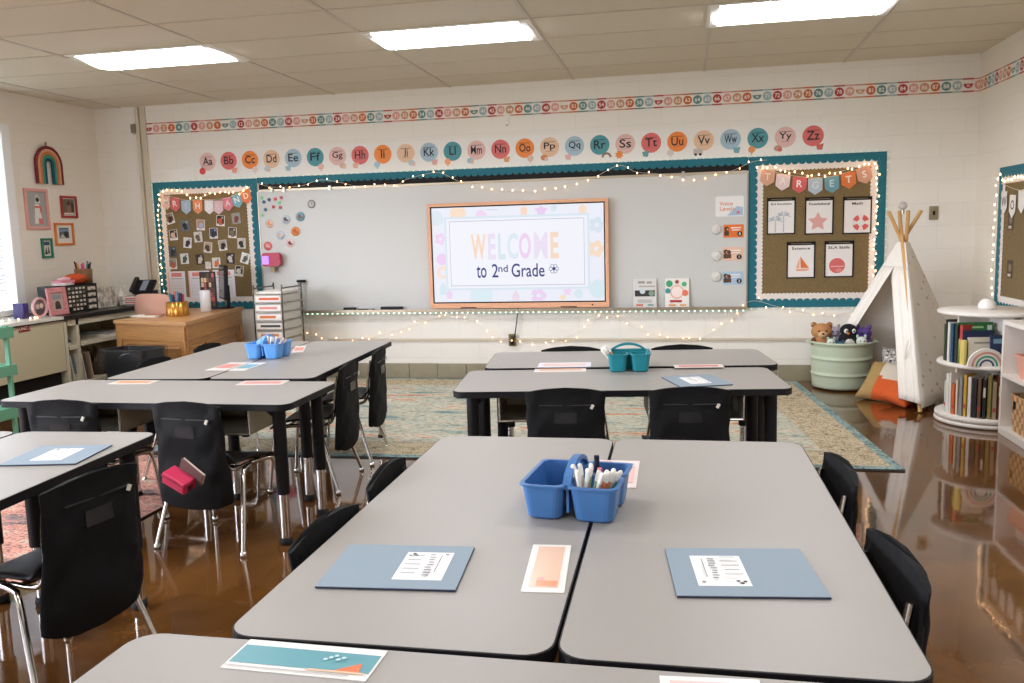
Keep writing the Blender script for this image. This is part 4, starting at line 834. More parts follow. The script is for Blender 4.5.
def pens(cx, cy, z0, n, r, group, spec, seed, tilt=.5, L=.125):
    rs_ = random.Random(seed)
    for k in range(n):
        lb, c1, c2 = spec[k % len(spec)]
        x, y = cx+rs_.uniform(-r, r), cy+rs_.uniform(-r, r); d = Vector((rs_.uniform(-.3, .3)+tilt*(1 if x > cx or tilt < 0 else -.1), rs_.uniform(-.25, .25), 1)).normalized()
        a = Vector((x, y, z0)); o = MB().cyl(a, a+d*L*.8, .0052, P(c1, .4), n=10).cyl(a+d*L*.8, a+d*L, .0062, P(c2, .4), n=10).sph(a+d*L, .0062, P(c2, .4), 8, 4)
        tag(o.build('marker'), lb, 'marker', group)
caddy('sky blue plastic caddy full of markers on the front tables', -.268, 2.105, -.10, .238, 'blue_plastic', '#3f6fa8')
g1 = 'markers in the blue caddy on the front tables'
pens(-.232, 2.036, TZ+.012, 16, .022, g1, [('white-capped marker standing in the front blue caddy', '#e9e6e0', '#f0eee8'), ('green and white marker in the front blue caddy', '#8fb98a', '#ece9e2'), ('orange and white marker in the front blue caddy', '#dd8a58', '#ece9e2'), ('white-capped marker standing in the front blue caddy', '#d9d8d4', '#f0eee8')], 4, .36, .118)
tag(MB().tube([Vector((-.222, 2.17, TZ+.03)), Vector((-.225, 2.165, TZ+.125))], .007, P('#1c2038')).build('marker'), 'dark navy marker upright by the handle of the front blue caddy', 'marker')
for (x, y, c, n) in ((-.235, 2.10, '#d86a4a', 'red-orange'), (-.212, 2.115, '#d9707a', 'pink')): tag(MB().cyl((x, y, TZ+.012), (x, y, TZ+.105), .007, P(c)).build('glue_stick'), '%s tube in the front blue caddy' % n, 'glue stick')
a = on_z((626, 373), TZ); caddy('dark teal plastic caddy below the big screen', a.x+.005, a.y+.115, GYA-PI/2, .212, 'teal_plastic', '#137f8c')
pens(a.x-.045, a.y+.06, TZ+.012, 9, .018, 'pencils in the teal caddy', [('tan pencil leaning left in the teal caddy', '#dba878', '#ece6dc'), ('white pencil leaning left in the teal caddy', '#e6e2d8', '#efece6'), ('black pencil leaning left in the teal caddy', '#4b4740', '#e9e4da')], 9, -.6)
a = on_z((262, 361), TZ); caddy('light blue plastic caddy on the left group of tables', a.x-.01, a.y+.115, .05, .215, 'sky_plastic', '#5b98da', TZ+.006)
pens(a.x+.035, a.y+.065, TZ+.012, 8, .022, 'markers in the light blue caddy', [('peach marker in the light blue caddy', '#e2a888', '#f0e6de'), ('white marker in the light blue caddy', '#e9e6e2', '#f3f1ee'), ('blue marker in the light blue caddy', '#8fb2e0', '#e9eef4'), ('brown pencil leaning right in the light blue caddy', '#a9745a', '#dcb9a6')], 3, .5)
tag(MB().sph((a.x-.045, a.y+.12, TZ+.09), (.045, .04, .035), mat('blue_cloth', '#7fa9d8', .9), 12, 8).build('cloth_pouch'), 'crumpled pale blue pouch in the light blue caddy', 'pouch')
# pink case in the chair pocket
t = thing('pencil_case', 'bright pink plastic pencil case sticking out of a chair pocket', 'pencil case'); a = on_y((179, 480), 3.125)
t.location = a; t.rotation_euler = (.25, .38, -.2); PK = mat('hot_pink', '#d8335f', .4)
MB().bx(-.062, .062, -.035, .035, -.028, .028, PK).build('case_body', t, .006); MB().bx(-.064, .064, -.037, .037, .010, .016, mat('pink_seam', '#b32a4e', .4)).build('case_seam', t)
MB().bx(.058, .066, -.012, .012, -.02, .012, mat('case_latch', '#5d1b2e', .4)).build('case_latch', t)
t = thing('pocket_book', 'thin notebook beside the pink case in the chair pocket', 'notebook'); t.location = on_y((194, 472), 3.14); t.rotation_euler = (.2, .55, -.2)
MB().bx(-.07, .06, -.012, -.006, -.03, .03, P('#6a4a46')).build('notebook_cover', t); MB().bx(-.068, .058, -.0055, .004, -.028, .028, P('#d2bdb2')).build('page_block', t)
# ------------------------------------------------------------------ left wall things
def L(px, off=0.): return on_x(px, XL+off)
p0, p1 = L((37.5, 183.5), .03), L((64.5, 184.5), .03); ptop = L((50, 146), .03)
w = p1.y-p0.y; cyy = (p0.y+p1.y)/2; zb = (p0.z+p1.z)/2
t = thing('macrame_rainbow', 'stuffed rope rainbow hanging on the left wall', 'wall hanging')
RAD = [.155, .126, .098, .070]; RC = ['#7f2733', '#d9a27c', '#d0814a', '#3a9a80', '#1d4f66']
Rt = w/2; nb = 5; bw = Rt*.80/nb; hz = ptop.z-zb-Rt
for k in range(nb):
    r = Rt-bw*(k+.5); g = MB(); g.M = frame_left(cyy, zb, .022)
    pts = [(-r, 0, 0), (-r, hz*.5, 0)]+[(-r*math.cos(PI*i/12), hz+r*math.sin(PI*i/12), 0) for i in range(13)]+[(r, hz*.5, 0), (r, 0, 0)]
    g.tube(pts, bw*.52, mat('rope_'+RC[k], RC[k], .95, bump=.5, bscale=120), 8); g.build('rope_arc', t)
g = MB(); g.M = frame_left(cyy, zb, .012); g.tube([(0, hz+Rt-.01, 0), (-.008, hz+Rt+.035, 0), (.008, hz+Rt+.035, 0), (0, hz+Rt-.01, 0)], .004, P('#8a7a66'), 6); g.build('hanging_loop', t)
def pic(label, quad, fc, bw, mw, art, back='#dcd6cc'):
    q = [L(p, .01) for p in quad]; c = sum(q, Vector())/4; w = ((q[1].y-q[0].y)+(q[2].y-q[3].y))/2; h = ((q[0].z-q[3].z)+(q[1].z-q[2].z))/2
    t = thing('framed_photo', label, 'framed photo'); M = frame_left(c.y, c.z, .001); m = mat('frame_'+fc, fc, .45); g = MB(); g.M = M
    g.bx(-w/2, w/2, h/2-bw, h/2, 0, .018, m).bx(-w/2, w/2, -h/2, -h/2+bw, 0, .018, m).bx(-w/2, -w/2+bw, -h/2+bw, h/2-bw, 0, .018, m).bx(w/2-bw, w/2, -h/2+bw, h/2-bw, 0, .018, m); g.build('frame', t, .002)
    g = MB(); g.M = M; g.bx(-w/2+bw, w/2-bw, -h/2+bw, h/2-bw, 0, .005, P(back)); shapes(g, art(w-2*bw, h-2*bw), .005); g.build('picture', t)
pic('pink-framed lighthouse print below the rope rainbow', [(23.5, 188.5), (47, 188.5), (50, 229.5), (27, 229.5)], '#e0a59a', .028, 0, lambda w, h: [('p', [(-w*.16, -h*.42), (w*.28, -h*.42), (w*.14, h*.14), (-w*.08, h*.14)], P('#e9e4e0')), ('r', .02, h*.06, w*.36, h*.06, P('#d9766c')), ('r', .05, -h*.02, w*.10, h*.16, P('#cf6f68')), ('p', [(w*.05, -h*.44), (w*.32, -h*.44), (w*.26, -h*.28), (w*.05, -h*.26)], P('#d77a78')), ('r', .015, h*.25, w*.24, h*.16, P('#e9e6e2')), ('c', .015, h*.27, w*.10, P('#3a3734')), ('p', [(-w*.1, h*.33), (w*.2, h*.33), (w*.05, h*.44)], P('#c9c6c2'))], '#a9aaa8')
pic('small red-framed photo of a person outdoors', [(60, 196), (76, 196), (77.8, 218), (62, 218)], '#a02f28', .022, 0, lambda w, h: [('r', 0, 0, w*.86, h*.9, P('#6e6553')), ('c', 0, h*.18, w*.16, P('#5a3a2c')), ('r', 0, -h*.12, w*.3, h*.42, P('#9c6a54')), ('r', 0, -h*.38, w*.8, h*.1, P('#e2dccf')), ('r', w*.28, 0, w*.2, h*.5, P('#3b3a2e'))])
pic('orange-framed landscape photo with a wide white mat', [(54, 223), (73, 223), (74.5, 245), (56, 245.5)], '#dd7d2c', .020, 0, lambda w, h: [('r', 0, .01, w*.62, h*.58, P('#5c6468')), ('r', 0, h*.2, w*.62, h*.14, P('#7f98ad')), ('p', [(-w*.3, -h*.2), (w*.1, -h*.24), (-w*.1, h*.02)], P('#c9c4ba')), ('c', w*.12, 0, w*.14, P('#2e302e'))], '#eae6e0')
pic('small green-framed photo, lowest on the left wall', [(41, 238.5), (52, 238), (53.2, 257.5), (42.8, 258.5)], '#1f7a5f', .020, 0, lambda w, h: [('r', 0, h*.3, w*.8, h*.22, P('#2f4a6a')), ('r', 0, -h*.12, w*.8, h*.6, P('#cfc8bc')), ('p', [(-w*.34, -h*.4), (w*.05, -h*.4), (-w*.1, h*.05)], P('#39342f')), ('p', [(w*.05, -h*.35), (w*.36, -h*.35), (w*.2, h*.14)], P('#4a4038'))])
# ------------------------------------------------------------------ counter and cupboards along the left wall
CXF = -5.25; CTZ = .765
OLIVE = mat('olive_enamel', '#c4bc9d', .4); CREAMS = mat('cream_shelf', '#cdc5ad', .5); COUNT = mat('black_counter', '#1d1c1c', .3); KICK = mat('black_kick', '#121212', .6)
ys = on_x((63, 320), CXF).y
t = thing('unit_ventilator', 'olive metal heater cabinet with a red UNIT 1 plate below the window', 'heater cabinet')
MB().bx(XL+.002, CXF, 3.6, ys-.004, .29, CTZ-.03, OLIVE).build('cabinet_shell', t, .004)
MB().bx(XL+.002, CXF-.05, 3.62, ys-.02, .001, .29, KICK).build('kick_base', t); MB().bx(XL+.002, CXF+.015, 3.6, ys-.004, CTZ-.03, CTZ, mat('pale_top', '#d8d5cb', .35)).build('top_panel', t, .003)
MB().bx(CXF+.002, CXF+.017, 3.6, ys-.004, CTZ-.036, CTZ-.026, COUNT).build('top_edge', t)
a, b = on_x((18, 325.5), CXF), on_x((30, 331), CXF); g = MB(); g.M = Matrix(((0, 0, 1, CXF+.001), (1, 0, 0, (a.y+b.y)/2), (0, 1, 0, (a.z+b.z)/2), (0, 0, 0, 1)))
g.bx(-(b.y-a.y)/2, (b.y-a.y)/2, -.028, .028, 0, .004, mat('red_plate', '#8e2f28', .4)); g.text('UNIT 1', 0, 0, .028, .0045, P('#e9ddd2'), .015); g.build('name_plate', t)
SY1 = 7.60
t = thing('open_cupboard', 'cream open cupboard with two columns of shelves below the black counter', 'cupboard')
g = MB(); zb = .13; zt2 = CTZ-.042; yd = on_x((80, 340), CXF).y; zm = on_x((80, 346), CXF).z
g.bx(XL+.002, XL+.02, ys, SY1, zb, zt2, CREAMS)
for y in (ys, yd-.035, SY1-.03): g.bx(XL+.02, CXF, y, y+.035 if y != SY1-.03 else SY1, zb, zt2, CREAMS)
g.bx(XL+.02, CXF, ys+.05, SY1-.03, zb, zb+.03, CREAMS); g.bx(XL+.02, CXF, ys+.05, SY1-.03, zt2-.05, zt2, CREAMS); g.build('cupboard_body', t)
MB().bx(XL+.02, CXF-.002, ys+.05, yd-.035, zm-.02, zm+.012, CREAMS).build('shelf', t); MB().bx(XL+.02, CXF-.002, yd+.015, SY1-.03, zm-.0, zm+.032, CREAMS).build('shelf', t)
MB().bx(XL+.02, CXF-.06, ys, SY1, .001, zb, KICK).build('kick_base', t)
tag(MB().bx(XL+.002, CXF+.02, ys, SY1+.02, CTZ-.04, CTZ, COUNT).build('countertop', bevel=.004), 'black countertop over the cream cupboard', 'countertop')
mgc = [('#d8d3c6', 'cream'), ('#8d9a9c', 'blue-grey'), ('#cbb79e', 'tan'), ('#e2dcd0', 'white'), ('#7a6a5a', 'brown'), ('#c2a68c', 'kraft')]
for k, (c, n) in enumerate(mgc):
    o = MB(); y0 = ys+.10+.048*k; o.box((CXF-.14, y0, zb+.031+.125), (.22, .012, .25), P(c), r=Matrix.Rotation(.16, 3, 'X')); tag(o.build('magazine'), '%s leaning booklet in the lower left of the cream cupboard' % n, 'booklet', 'leaning booklets in the cream cupboard')
for k, (dy, dz, c, n) in enumerate(((yd-ys-.2, 0, '#b9b2a2', 'grey paper stack, lower of two, on the upper left shelf'), (yd-ys-.2, .03, '#3f3c3a', 'dark paper stack on top of the grey one'), (.62, .02, '#d9d5cb', 'white paper stack on the upper right shelf'), (.62, .042, '#8f918f', 'grey binder on the white paper stack'))):
    tag(MB().box((CXF-.2, ys+dy+.05, zm+.012+dz+.012), (.30, .2, .024 if k != 3 else .02), P(c), .2 if k == 3 else 0).build('paper_stack'), n, 'paper stack')
# dried grasses in the lower right bay
rs_ = random.Random(8); t = thing('dried_bouquet', 'bundle of dark dried foliage in the lower right bay of the cupboard', 'dried foliage', (CXF-.18, yd+.42, zb+.032))
MB().lathe((0, 0, 0), [(0, 0), (.09, 0), (.11, .12), (.10, .125), (.085, .01)], mat('wicker_dark', '#4a3a33', .9), 16).build('basket', t)
g = MB(); cs = [mat('dry_a', '#4a3836', .9), mat('dry_b', '#8a7566', .9), mat('dry_c', '#b8ab98', .9)]
for k in range(60):
    a = rs_.uniform(0, 2*PI); r = rs_.uniform(.02, .14); hh = rs_.uniform(.16, .30); p = Vector((r*math.cos(a), r*math.sin(a), hh)); b = Vector((.3*p.x, .3*p.y, .05)); s_ = Vector((-math.sin(a), math.cos(a), 0))*.012
    g.add([b, (b+p)/2+s_, p, (b+p)/2-s_], [(0, 1, 2, 3)], cs[k % 3])
o = g.build('dried_leaves', t)
# things on the counter
def C(px, x): return on_x(px, x)
t = thing('drawer_organiser', 'black small-parts drawer cabinet with labelled clear drawers on the counter', 'drawer cabinet')
q0, q1 = on_x((51, 290), -5.42), on_x((96.5, 283), -5.42); y0, y1 = q0.y+.02, q1.y; zt3 = (on_x((95, 283), -5.42).z); X1_ = -5.42
MB().bx(X1_-.16, X1_, y0, y1, CTZ+.001, zt3, BLACK).build('cabinet_shell', t, .003)
DW = P('#d9cdbd', .3)
hh = zt3-CTZ-.02
for cix, (ya, yb, rows) in enumerate(((y0+.02, y0+.16, 4), (y1-.15, y1-.02, 4))):
    for r in range(rows):
        z0 = CTZ+.012+hh*r/rows; g = MB(); g.bx(X1_, X1_+.006, ya, yb, z0, z0+hh/rows-.012, mat('drawer_front', '#55504a', .25)); g.bx(X1_+.006, X1_+.008, ya+.015, yb-.015, z0+.006, z0+hh/rows-.02, DW); g.disc(0, 0, 0, 0, DW) if False else None
        g.box((X1_+.012, (ya+yb)/2, z0+.012), (.010, .03, .006), BLACK); g.build('drawer', t)
for r in range(6):
    for k in range(5):
        if (r, k) in ((0, 0), (0, 4)): continue
        ya = y0+.175+(y1-y0-.335)*k/5; z0 = CTZ+.012+hh*r/6; g = MB(); g.bx(X1_, X1_+.005, ya, ya+(y1-y0-.335)/5-.008, z0, z0+hh/6-.008, mat('drawer_front', '#55504a', .25))
        g.bx(X1_+.005, X1_+.007, ya+.006, ya+(y1-y0-.335)/5-.014, z0+.005, z0+hh/6-.014, DW if (r*3+k) % 4 else P('#6f675e')); g.build('drawer', t)
# frames and ornaments
t = thing('framed_photo', 'pink sparkly photo frame leaning on the black drawer cabinet', 'framed photo'); q0, q1 = on_x((45, 288), -5.36), on_x((64, 287), -5.36); c = on_x((56, 312), -5.36)
g = MB(); w = q1.y-q0.y; h = on_x((54, 288), -5.36).z-CTZ; M = Matrix.Translation((-5.36, (q0.y+q1.y)/2+.02, CTZ+.002)) @ Matrix.Rotation(-.1, 4, 'Y') @ Matrix(((0, 0, 1, 0), (1, 0, 0, 0), (0, 1, 0, 0), (0, 0, 0, 1)))
PKF = mat('pink_glitter', '#d98f8f', .6, noise=.3, nscale=90); g.M = M; b = .045
g.bx(-w/2, w/2, h-b, h, 0, .02, PKF).bx(-w/2, w/2, 0, b, 0, .02, PKF).bx(-w/2, -w/2+b, b, h-b, 0, .02, PKF).bx(w/2-b, w/2, b, h-b, 0, .02, PKF); g.build('frame', t, .004)
g = MB(); g.M = M; g.bx(-w/2+b, w/2-b, b, h-b, 0, .008, P('#b9a294')); shapes(g, [('r', 0, h*.66, w*.46, h*.18, P('#8a9098')), ('c', .0, h*.38, w*.14, P('#4a3630')), ('r', 0, h*.28, w*.3, h*.12, P('#3d3a3c'))], .008); g.build('picture', t)
t = thing('framed_photo', 'round pink photo frame beside the pink sparkly one', 'framed photo'); c = on_x((38.5, 305), -5.36); r = on_x((46, 305), -5.36).y-c.y
g = MB(); g.M = Matrix.Translation((-5.36, c.y, CTZ+r+.002)) @ Matrix(((0, 0, 1, 0), (1, 0, 0, 0), (0, 1, 0, 0), (0, 0, 0, 1))); g.lathe((0, 0, 0), [(r*.78, 0), (r, 0), (r, .018), (r*.9, .024), (r*.78, .016), (r*.78, 0)], mat('pink_glass', '#dba9ac', .2), 32); g.build('frame', t)
g = MB(); g.M = Matrix.Translation((-5.36, c.y, CTZ+r+.002)) @ Matrix(((0, 0, 1, 0), (1, 0, 0, 0), (0, 1, 0, 0), (0, 0, 0, 1))); g.lathe((0, 0, 0), [(0, 0), (r*.8, 0), (r*.8, .006), (0, .006)], P('#7d6a62'), 24); shapes(g, [('c', -.02, .01, r*.25, P('#cbb0a0')), ('c', .025, .015, r*.25, P('#d8c2b4')), ('r', 0, -r*.35, r*.9, r*.4, P('#4b4246'))], .006); g.build('picture', t)
tag(MB().bx(-5.54, -5.44, c.y-r-.0, c.y-.02, CTZ+.001, CTZ+r*1.5, mat('purple_box', '#3a3170', .5)).build('gift_box', bevel=.004), 'purple box behind the round pink frame', 'box')
# bags and pen tin on top of the drawer cabinet
ZC = zt3
yb = (on_x((74, 278), -5.5).y); t = thing('drawstring_bag', 'orange pouch lying on the black drawer cabinet', 'pouch'); g = MB()
g.sph((-5.49, yb, ZC+.05), (.075, .125, .05), mat('orange_cloth', '#c9501c', .85, bump=.5, bscale=18), 16, 10); g.sph((-5.48, yb-.09, ZC+.035), (.05, .05, .034), mat('orange_cloth', '#c9501c', .85), 12, 8); g.build('pouch_body', t); MB().tube(spline([(-5.42, yb-.06, ZC+.03), (-5.41, yb, ZC+.055), (-5.42, yb+.07, ZC+.04)]), .004, P('#8a3214'), 6).build('drawstring', t)
yb = on_x((62, 283), -5.5).y; g = MB(); g.box((-5.49, yb, ZC+.012), (.12, .16, .02), P('#ece4e0'), .2).box((-5.49, yb+.01, ZC+.034), (.11, .15, .022), P('#d98a9a'), -.1).sph((-5.49, yb+.02, ZC+.055), (.05, .07, .018), P('#e6b7c0')); tag(g.build('folded_cloths'), 'folded pink and white cloths beside the orange pouch', 'cloth')
yb = on_x((84, 280), -5.52).y; t = thing('pen_tin', 'brown tin crowded with coloured pens at the end of the drawer cabinet', 'pen holder', (-5.52, yb, ZC+.001)); g = MB(); hh = on_x((84, 269), -5.52).z-ZC
g.lathe((0, 0, 0), [(0, 0), (.075, 0), (.078, hh), (.072, hh), (.070, .01), (0, .01)], mat('brown_tin', '#7a5233', .4), 24); g.build('tin_body', t)
for k, c in enumerate(('#1f1d1d', '#2b2a2c', '#3d8f86', '#d83a78', '#e06a4a', '#1d1b1b', '#c9a24a', '#e2488a')):
    a = k*2*PI/8; x, y = .045*math.cos(a), .045*math.sin(a); tag(MB().cyl((-5.52+x*.8, yb+y*.8, ZC+.02), (-5.52+x*1.5, yb+y*1.5, ZC+hh+.05+.012*(k % 3)), .007, P(c)).build('pen'), ['black pen leaning toward the wall in the brown tin', 'dark grey pen in the brown tin', 'teal pen in the brown tin', 'magenta pen in the brown tin', 'coral pen in the brown tin', 'glossy black pen at the near side of the brown tin', 'mustard pen in the brown tin', 'bright pink pen in the brown tin'][k], 'pen')
a, b = on_x((97, 288), -5.42), on_x((115, 287), -5.42); DOT = mat('dotted_box', '#cfc6b8', .7, noise=.55, nscale=22)
tag(MB().bx(-5.60, -5.42, a.y, b.y, CTZ+.001, a.z, DOT).build('patterned_box', bevel=.004), 'pale dotted storage box on the counter, right of the black drawer cabinet', 'box')
y = on_x((119, 286), -5.42).y; t = thing('lotion_bottle', 'white pump bottle at the end of the black counter', 'bottle', (-5.42, y+.02, CTZ+.001)); MB().lathe((0, 0, 0), [(0, 0), (.036, 0), (.038, .10), (.030, .13), (.012, .14), (.012, .155), (0, .156)], P('#e6e0d8', .3), 20).build('bottle_body', t); MB().cyl((0, 0, .155), (0, 0, .185), .006, P('#efebe4', .3)).bx(-.008, .04, -.009, .009, .183, .197, P('#efebe4', .3)).build('pump_head', t)
# string lights on the heater top
for k in range(1):
    pts = [(-5.36+.05*math.sin(i*1.7), 5.2+.105*i, CTZ+.004) for i in range(11)]
    string_lights('fairy lights lying along the heater cabinet top', pts, 18, seed=11, jit=.02)
# ------------------------------------------------------------------ mint trolley at the left edge
MINT = mat('mint_enamel', '#5f9c7c', .4)
t = thing('utility_trolley', 'mint green three-tier trolley at the far left edge', 'trolley', (-4.37, 4.45, 0))
def tray(z, nm):
    g = MB(); w, d, h, k = .40, .30, .07, .006
    g.bx(-w/2, w/2, -d/2, d/2, z, z+k, MINT).bx(-w/2, w/2, -d/2, -d/2+k, z, z+h, MINT).bx(-w/2, w/2, d/2-k, d/2, z, z+h, MINT).bx(-w/2, -w/2+k, -d/2, d/2, z, z+h, MINT).bx(w/2-k, w/2, -d/2, d/2, z, z+h, MINT); g.build(nm, t, .003)
for z in (.80, .56, .29): tray(z, 'tray')
for sx_ in (-1, 1):
    for sy_ in (-1, 1): MB().bx(sx_*.185-.014, sx_*.185+.014, sy_*.10-.009, sy_*.10+.009, .07, .88, MINT).build('upright', t); MB().cyl((sx_*.17-.012, sy_*.12, .034), (sx_*.17+.012, sy_*.12, .034), .033, BLACK).cyl((sx_*.17, sy_*.12, .04), (sx_*.17, sy_*.12, .29), .010, STEEL).build('caster', t)
tag(MB().box((-4.31, 4.43, .878), (.18, .2, .015), P('#e7e6ea'), .1).box((-4.34, 4.40, .888), (.14, .06, .006), P('#6a5fc0'), .3).build('paper_stack'), 'white and purple papers on the top tray of the mint trolley', 'paper stack') 
# ------------------------------------------------------------------ teacher's desk
def wood_mat(name, c1, c2, rough=.4):
    m = mat(name, c1, rough); nt = m.node_tree; b = nt.nodes['Principled BSDF']; tc = nt.nodes.new('ShaderNodeTexCoord'); mp = nt.nodes.new('ShaderNodeMapping'); mp.inputs['Scale'].default_value = (3, 3, 30)
    n = nt.nodes.new('ShaderNodeTexNoise'); n.inputs['Scale'].default_value = 2; n.inputs['Detail'].default_value = 8; n.inputs['Distortion'].default_value = 1.2
    r = nt.nodes.new('ShaderNodeValToRGB'); r.color_ramp.elements[0].position = .3; r.color_ramp.elements[1].position = .7; r.color_ramp.elements[0].color = lin(c2); r.color_ramp.elements[1].color = lin(c1)
    nt.links.new(tc.outputs['Object'], mp.inputs['Vector']); nt.links.new(mp.outputs[0], n.inputs['Vector']); nt.links.new(n.outputs['Fac'], r.inputs['Fac']); nt.links.new(r.outputs['Color'], b.inputs['Base Color']); return m
OAK = wood_mat('oak', '#bb8750', '#a2733f'); OAKT = wood_mat('oak_top', '#c29260', '#ad7f4c', .35)
DZ = .725
A_, B_, C_ = on_z((113, 320), DZ), on_z((185.5, 322), DZ), on_z((250.4, 305), DZ)
C_ = B_.lerp(C_, (7.60-B_.y)/(C_.y-B_.y))
u1 = (B_-A_).normalized(); n1 = Vector((-u1.y, u1.x, 0)); u2 = (C_-B_).normalized(); n2 = Vector((-u2.y, u2.x, 0))
def isect(p, d, q, e): k = ((q-p).x*e.y-(q-p).y*e.x)/(d.x*e.y-d.y*e.x); return p+d*k
W1, W2 = .50, .62
def lpoly(i, w1, w2):
    a, b, c = A_+n1*i+u1*i, isect(A_+n1*i, u1, B_+n2*i, u2), C_+n2*i-u2*i
    bi = isect(A_+n1*w1, u1, B_+n2*w2, u2)
    return [a, b, c, C_+n2*w2-u2*i, bi, A_+n1*w1+u1*i]
t = thing('teacher_desk', 'light oak corner desk with panelled fronts in front of the photo board', 'desk')
g = MB(); pl = lpoly(0, W1, W2); g.prism([(p.x, p.y) for p in pl], DZ-.03, DZ, OAKT); pl2 = lpoly(.012, W1-.01, W2-.01); g.prism([(p.x, p.y) for p in pl2], DZ-.045, DZ-.03, OAK); g.build('desktop', t, .005)
g = MB(); pl = lpoly(.03, W1-.03, W2-.03); g.prism([(p.x, p.y) for p in pl], .001, DZ-.045, OAK); g.build('desk_carcass', t)
def onface(o, u, n, nm, x0, x1, z0, z1, depth):
    g = MB(); g.M = Matrix(((u.x, 0, -n.x, o.x), (u.y, 0, -n.y, o.y), (0, 1, 0, 0), (0, 0, 0, 1))); g.bx(x0, x1, z0, z1, -.002, depth, OAK); return g
L1, L2 = (B_-A_).length, (C_-B_).length
fA, fB = A_+n1*.03, B_+n2*.03
for (o, u, n, L_, pan) in ((fA, u1, n1, L1-.02, ((.07, L1-.11),)), (fB, u2, n2, L2-.02, ((.09, .40), (.46, L2-.16)))):
    g = onface(o, u, n, '', .0, L_, DZ-.17, DZ-.045, .012); g.build('frieze_board', t, .003)
    g = onface(o, u, n, '', .0, L_, .001, .10, .014); g.build('plinth', t, .003)
    for x0, x1 in ((0, .06), (L_-.07, L_)): g = onface(o, u, n, '', x0, x1, .10, DZ-.17, .012); g.build('corner_post', t, .003)
    for x0, x1 in pan:
        g = MB(); g.M = Matrix(((u.x, 0, -n.x, o.x), (u.y, 0, -n.y, o.y), (0, 1, 0, 0), (0, 0, 0, 1))); z0, z1 = .14, DZ-.22; b = .022
        for q in ((x0, x1, z1-b, z1), (x0, x1, z0, z0+b), (x0, x0+b, z0, z1), (x1-b, x1, z0, z1)): g.bx(q[0], q[1], q[2], q[3], -.002, .012, OAK)
        g.bx(x0+.05, x1-.05, z0+.05, z1-.05, -.002, .006, OAK); g.build('front_panel', t, .004)
def dk(px): return on_z(px, DZ)
a = dk((174, 316.5)); t = thing('pen_cup', 'gold ribbed pen cup on the desk corner', 'pen holder', (a.x, a.y+.06, DZ+.001)); GOLD = mat('gold_foil', '#c08a3e', .28, .75); g = MB()
hh = .125; pr = []
for (r, z) in ((.088, 0), (.090, .004), (.088, hh), (.078, hh), (.076, .01)): pr.append([((r+.006*math.cos(j*PI/2.)*(1 if r > .08 else 0))*math.cos(2*PI*j/48), (r+.006*math.cos(j*PI/2.))*math.sin(2*PI*j/48), z) for j in range(48)])
g.loft(pr, GOLD); g.build('cup_body', t)
for k, (c, n) in enumerate((('#24506a', 'navy pen at the left of the gold cup'), ('#2f7a80', 'teal pen at the left of the gold cup'), ('#d9622f', 'orange pen at the front of the gold cup'), ('#2b2d55', 'dark violet pen in the middle of the gold cup'), ('#1c3558', 'tall navy pen at the back of the gold cup'), ('#3d7f95', 'blue-green pen in the gold cup'), ('#c2284e', 'crimson pen leaning right in the gold cup'), ('#1e2230', 'black pen near the crimson one in the gold cup'))):
    x = -.055+.0157*k; tag(MB().cyl((a.x+x*.8, a.y+.06+.02*(-1)**k, DZ+.02), (a.x+x*1.25, a.y+.06+.03*(-1)**k, DZ+.19+.012*(k % 3)), .009, P(c, .4)).build('pen'), n, 'pen')
a = dk((203.5, 312)); t = thing('white_speaker', 'white upright cylinder speaker on the desk', 'speaker', (a.x, a.y+.045, DZ+.001)); MB().lathe((0, 0, 0), [(0, 0), (.043, 0), (.047, .006), (.047, .188), (.043, .195), (0, .196)], mat('white_mesh', '#e4e4e6', .6), 28).build('speaker_body', t); MB().lathe((0, 0, .196), [(.02, 0), (.036, 0), (.036, .002), (.02, .002)], P('#cfcfd2'), 24).build('control_ring', t)
# photo collage panel
q0, q1 = dk((200, 312)), dk((216, 310)); y = 7.34; p0, p1, p2 = on_y((199, 272), y), on_y((214.5, 271.5), y), on_y((207, 294), y)
t = thing('photo_collage', 'black-edged photo collage panel standing behind the white speaker', 'photo panel', (0, 0, 0)); w, h = p1.x-p0.x, p0.z-DZ
g = MB(); g.bx(p0.x, p1.x, y, y+.012, DZ+.001, p0.z, BLACK).bx(p0.x+.02, p1.x-.02, y+.012, y+.10, DZ+.001, DZ+.012, BLACK); g.build('panel_frame', t)
g = MB(); g.M = Matrix(((1, 0, 0, (p0.x+p1.x)/2), (0, 0, -1, y-.0005), (0, 1, 0, 0), (0, 0, 0, 1))); rs_ = random.Random(2)
for i in range(5):
    for j in range(7): g.rect(-w/2+.012+(w-.024)*(i+.5)/5+rs_.uniform(-.004, .004), DZ+.03+(h-.04)*(j+.5)/7, (w-.03)/5.4, (h-.04)/7.6, .0001*(i+j % 2), P(rs_.choice(['#c9a27a', '#e0c49c', '#8d5a40', '#2a1f1c', '#b98a5e', '#a9544a', '#d8b890', '#5a3d30', '#362722', '#cdb59a'])))
g.build('photo_grid', t)
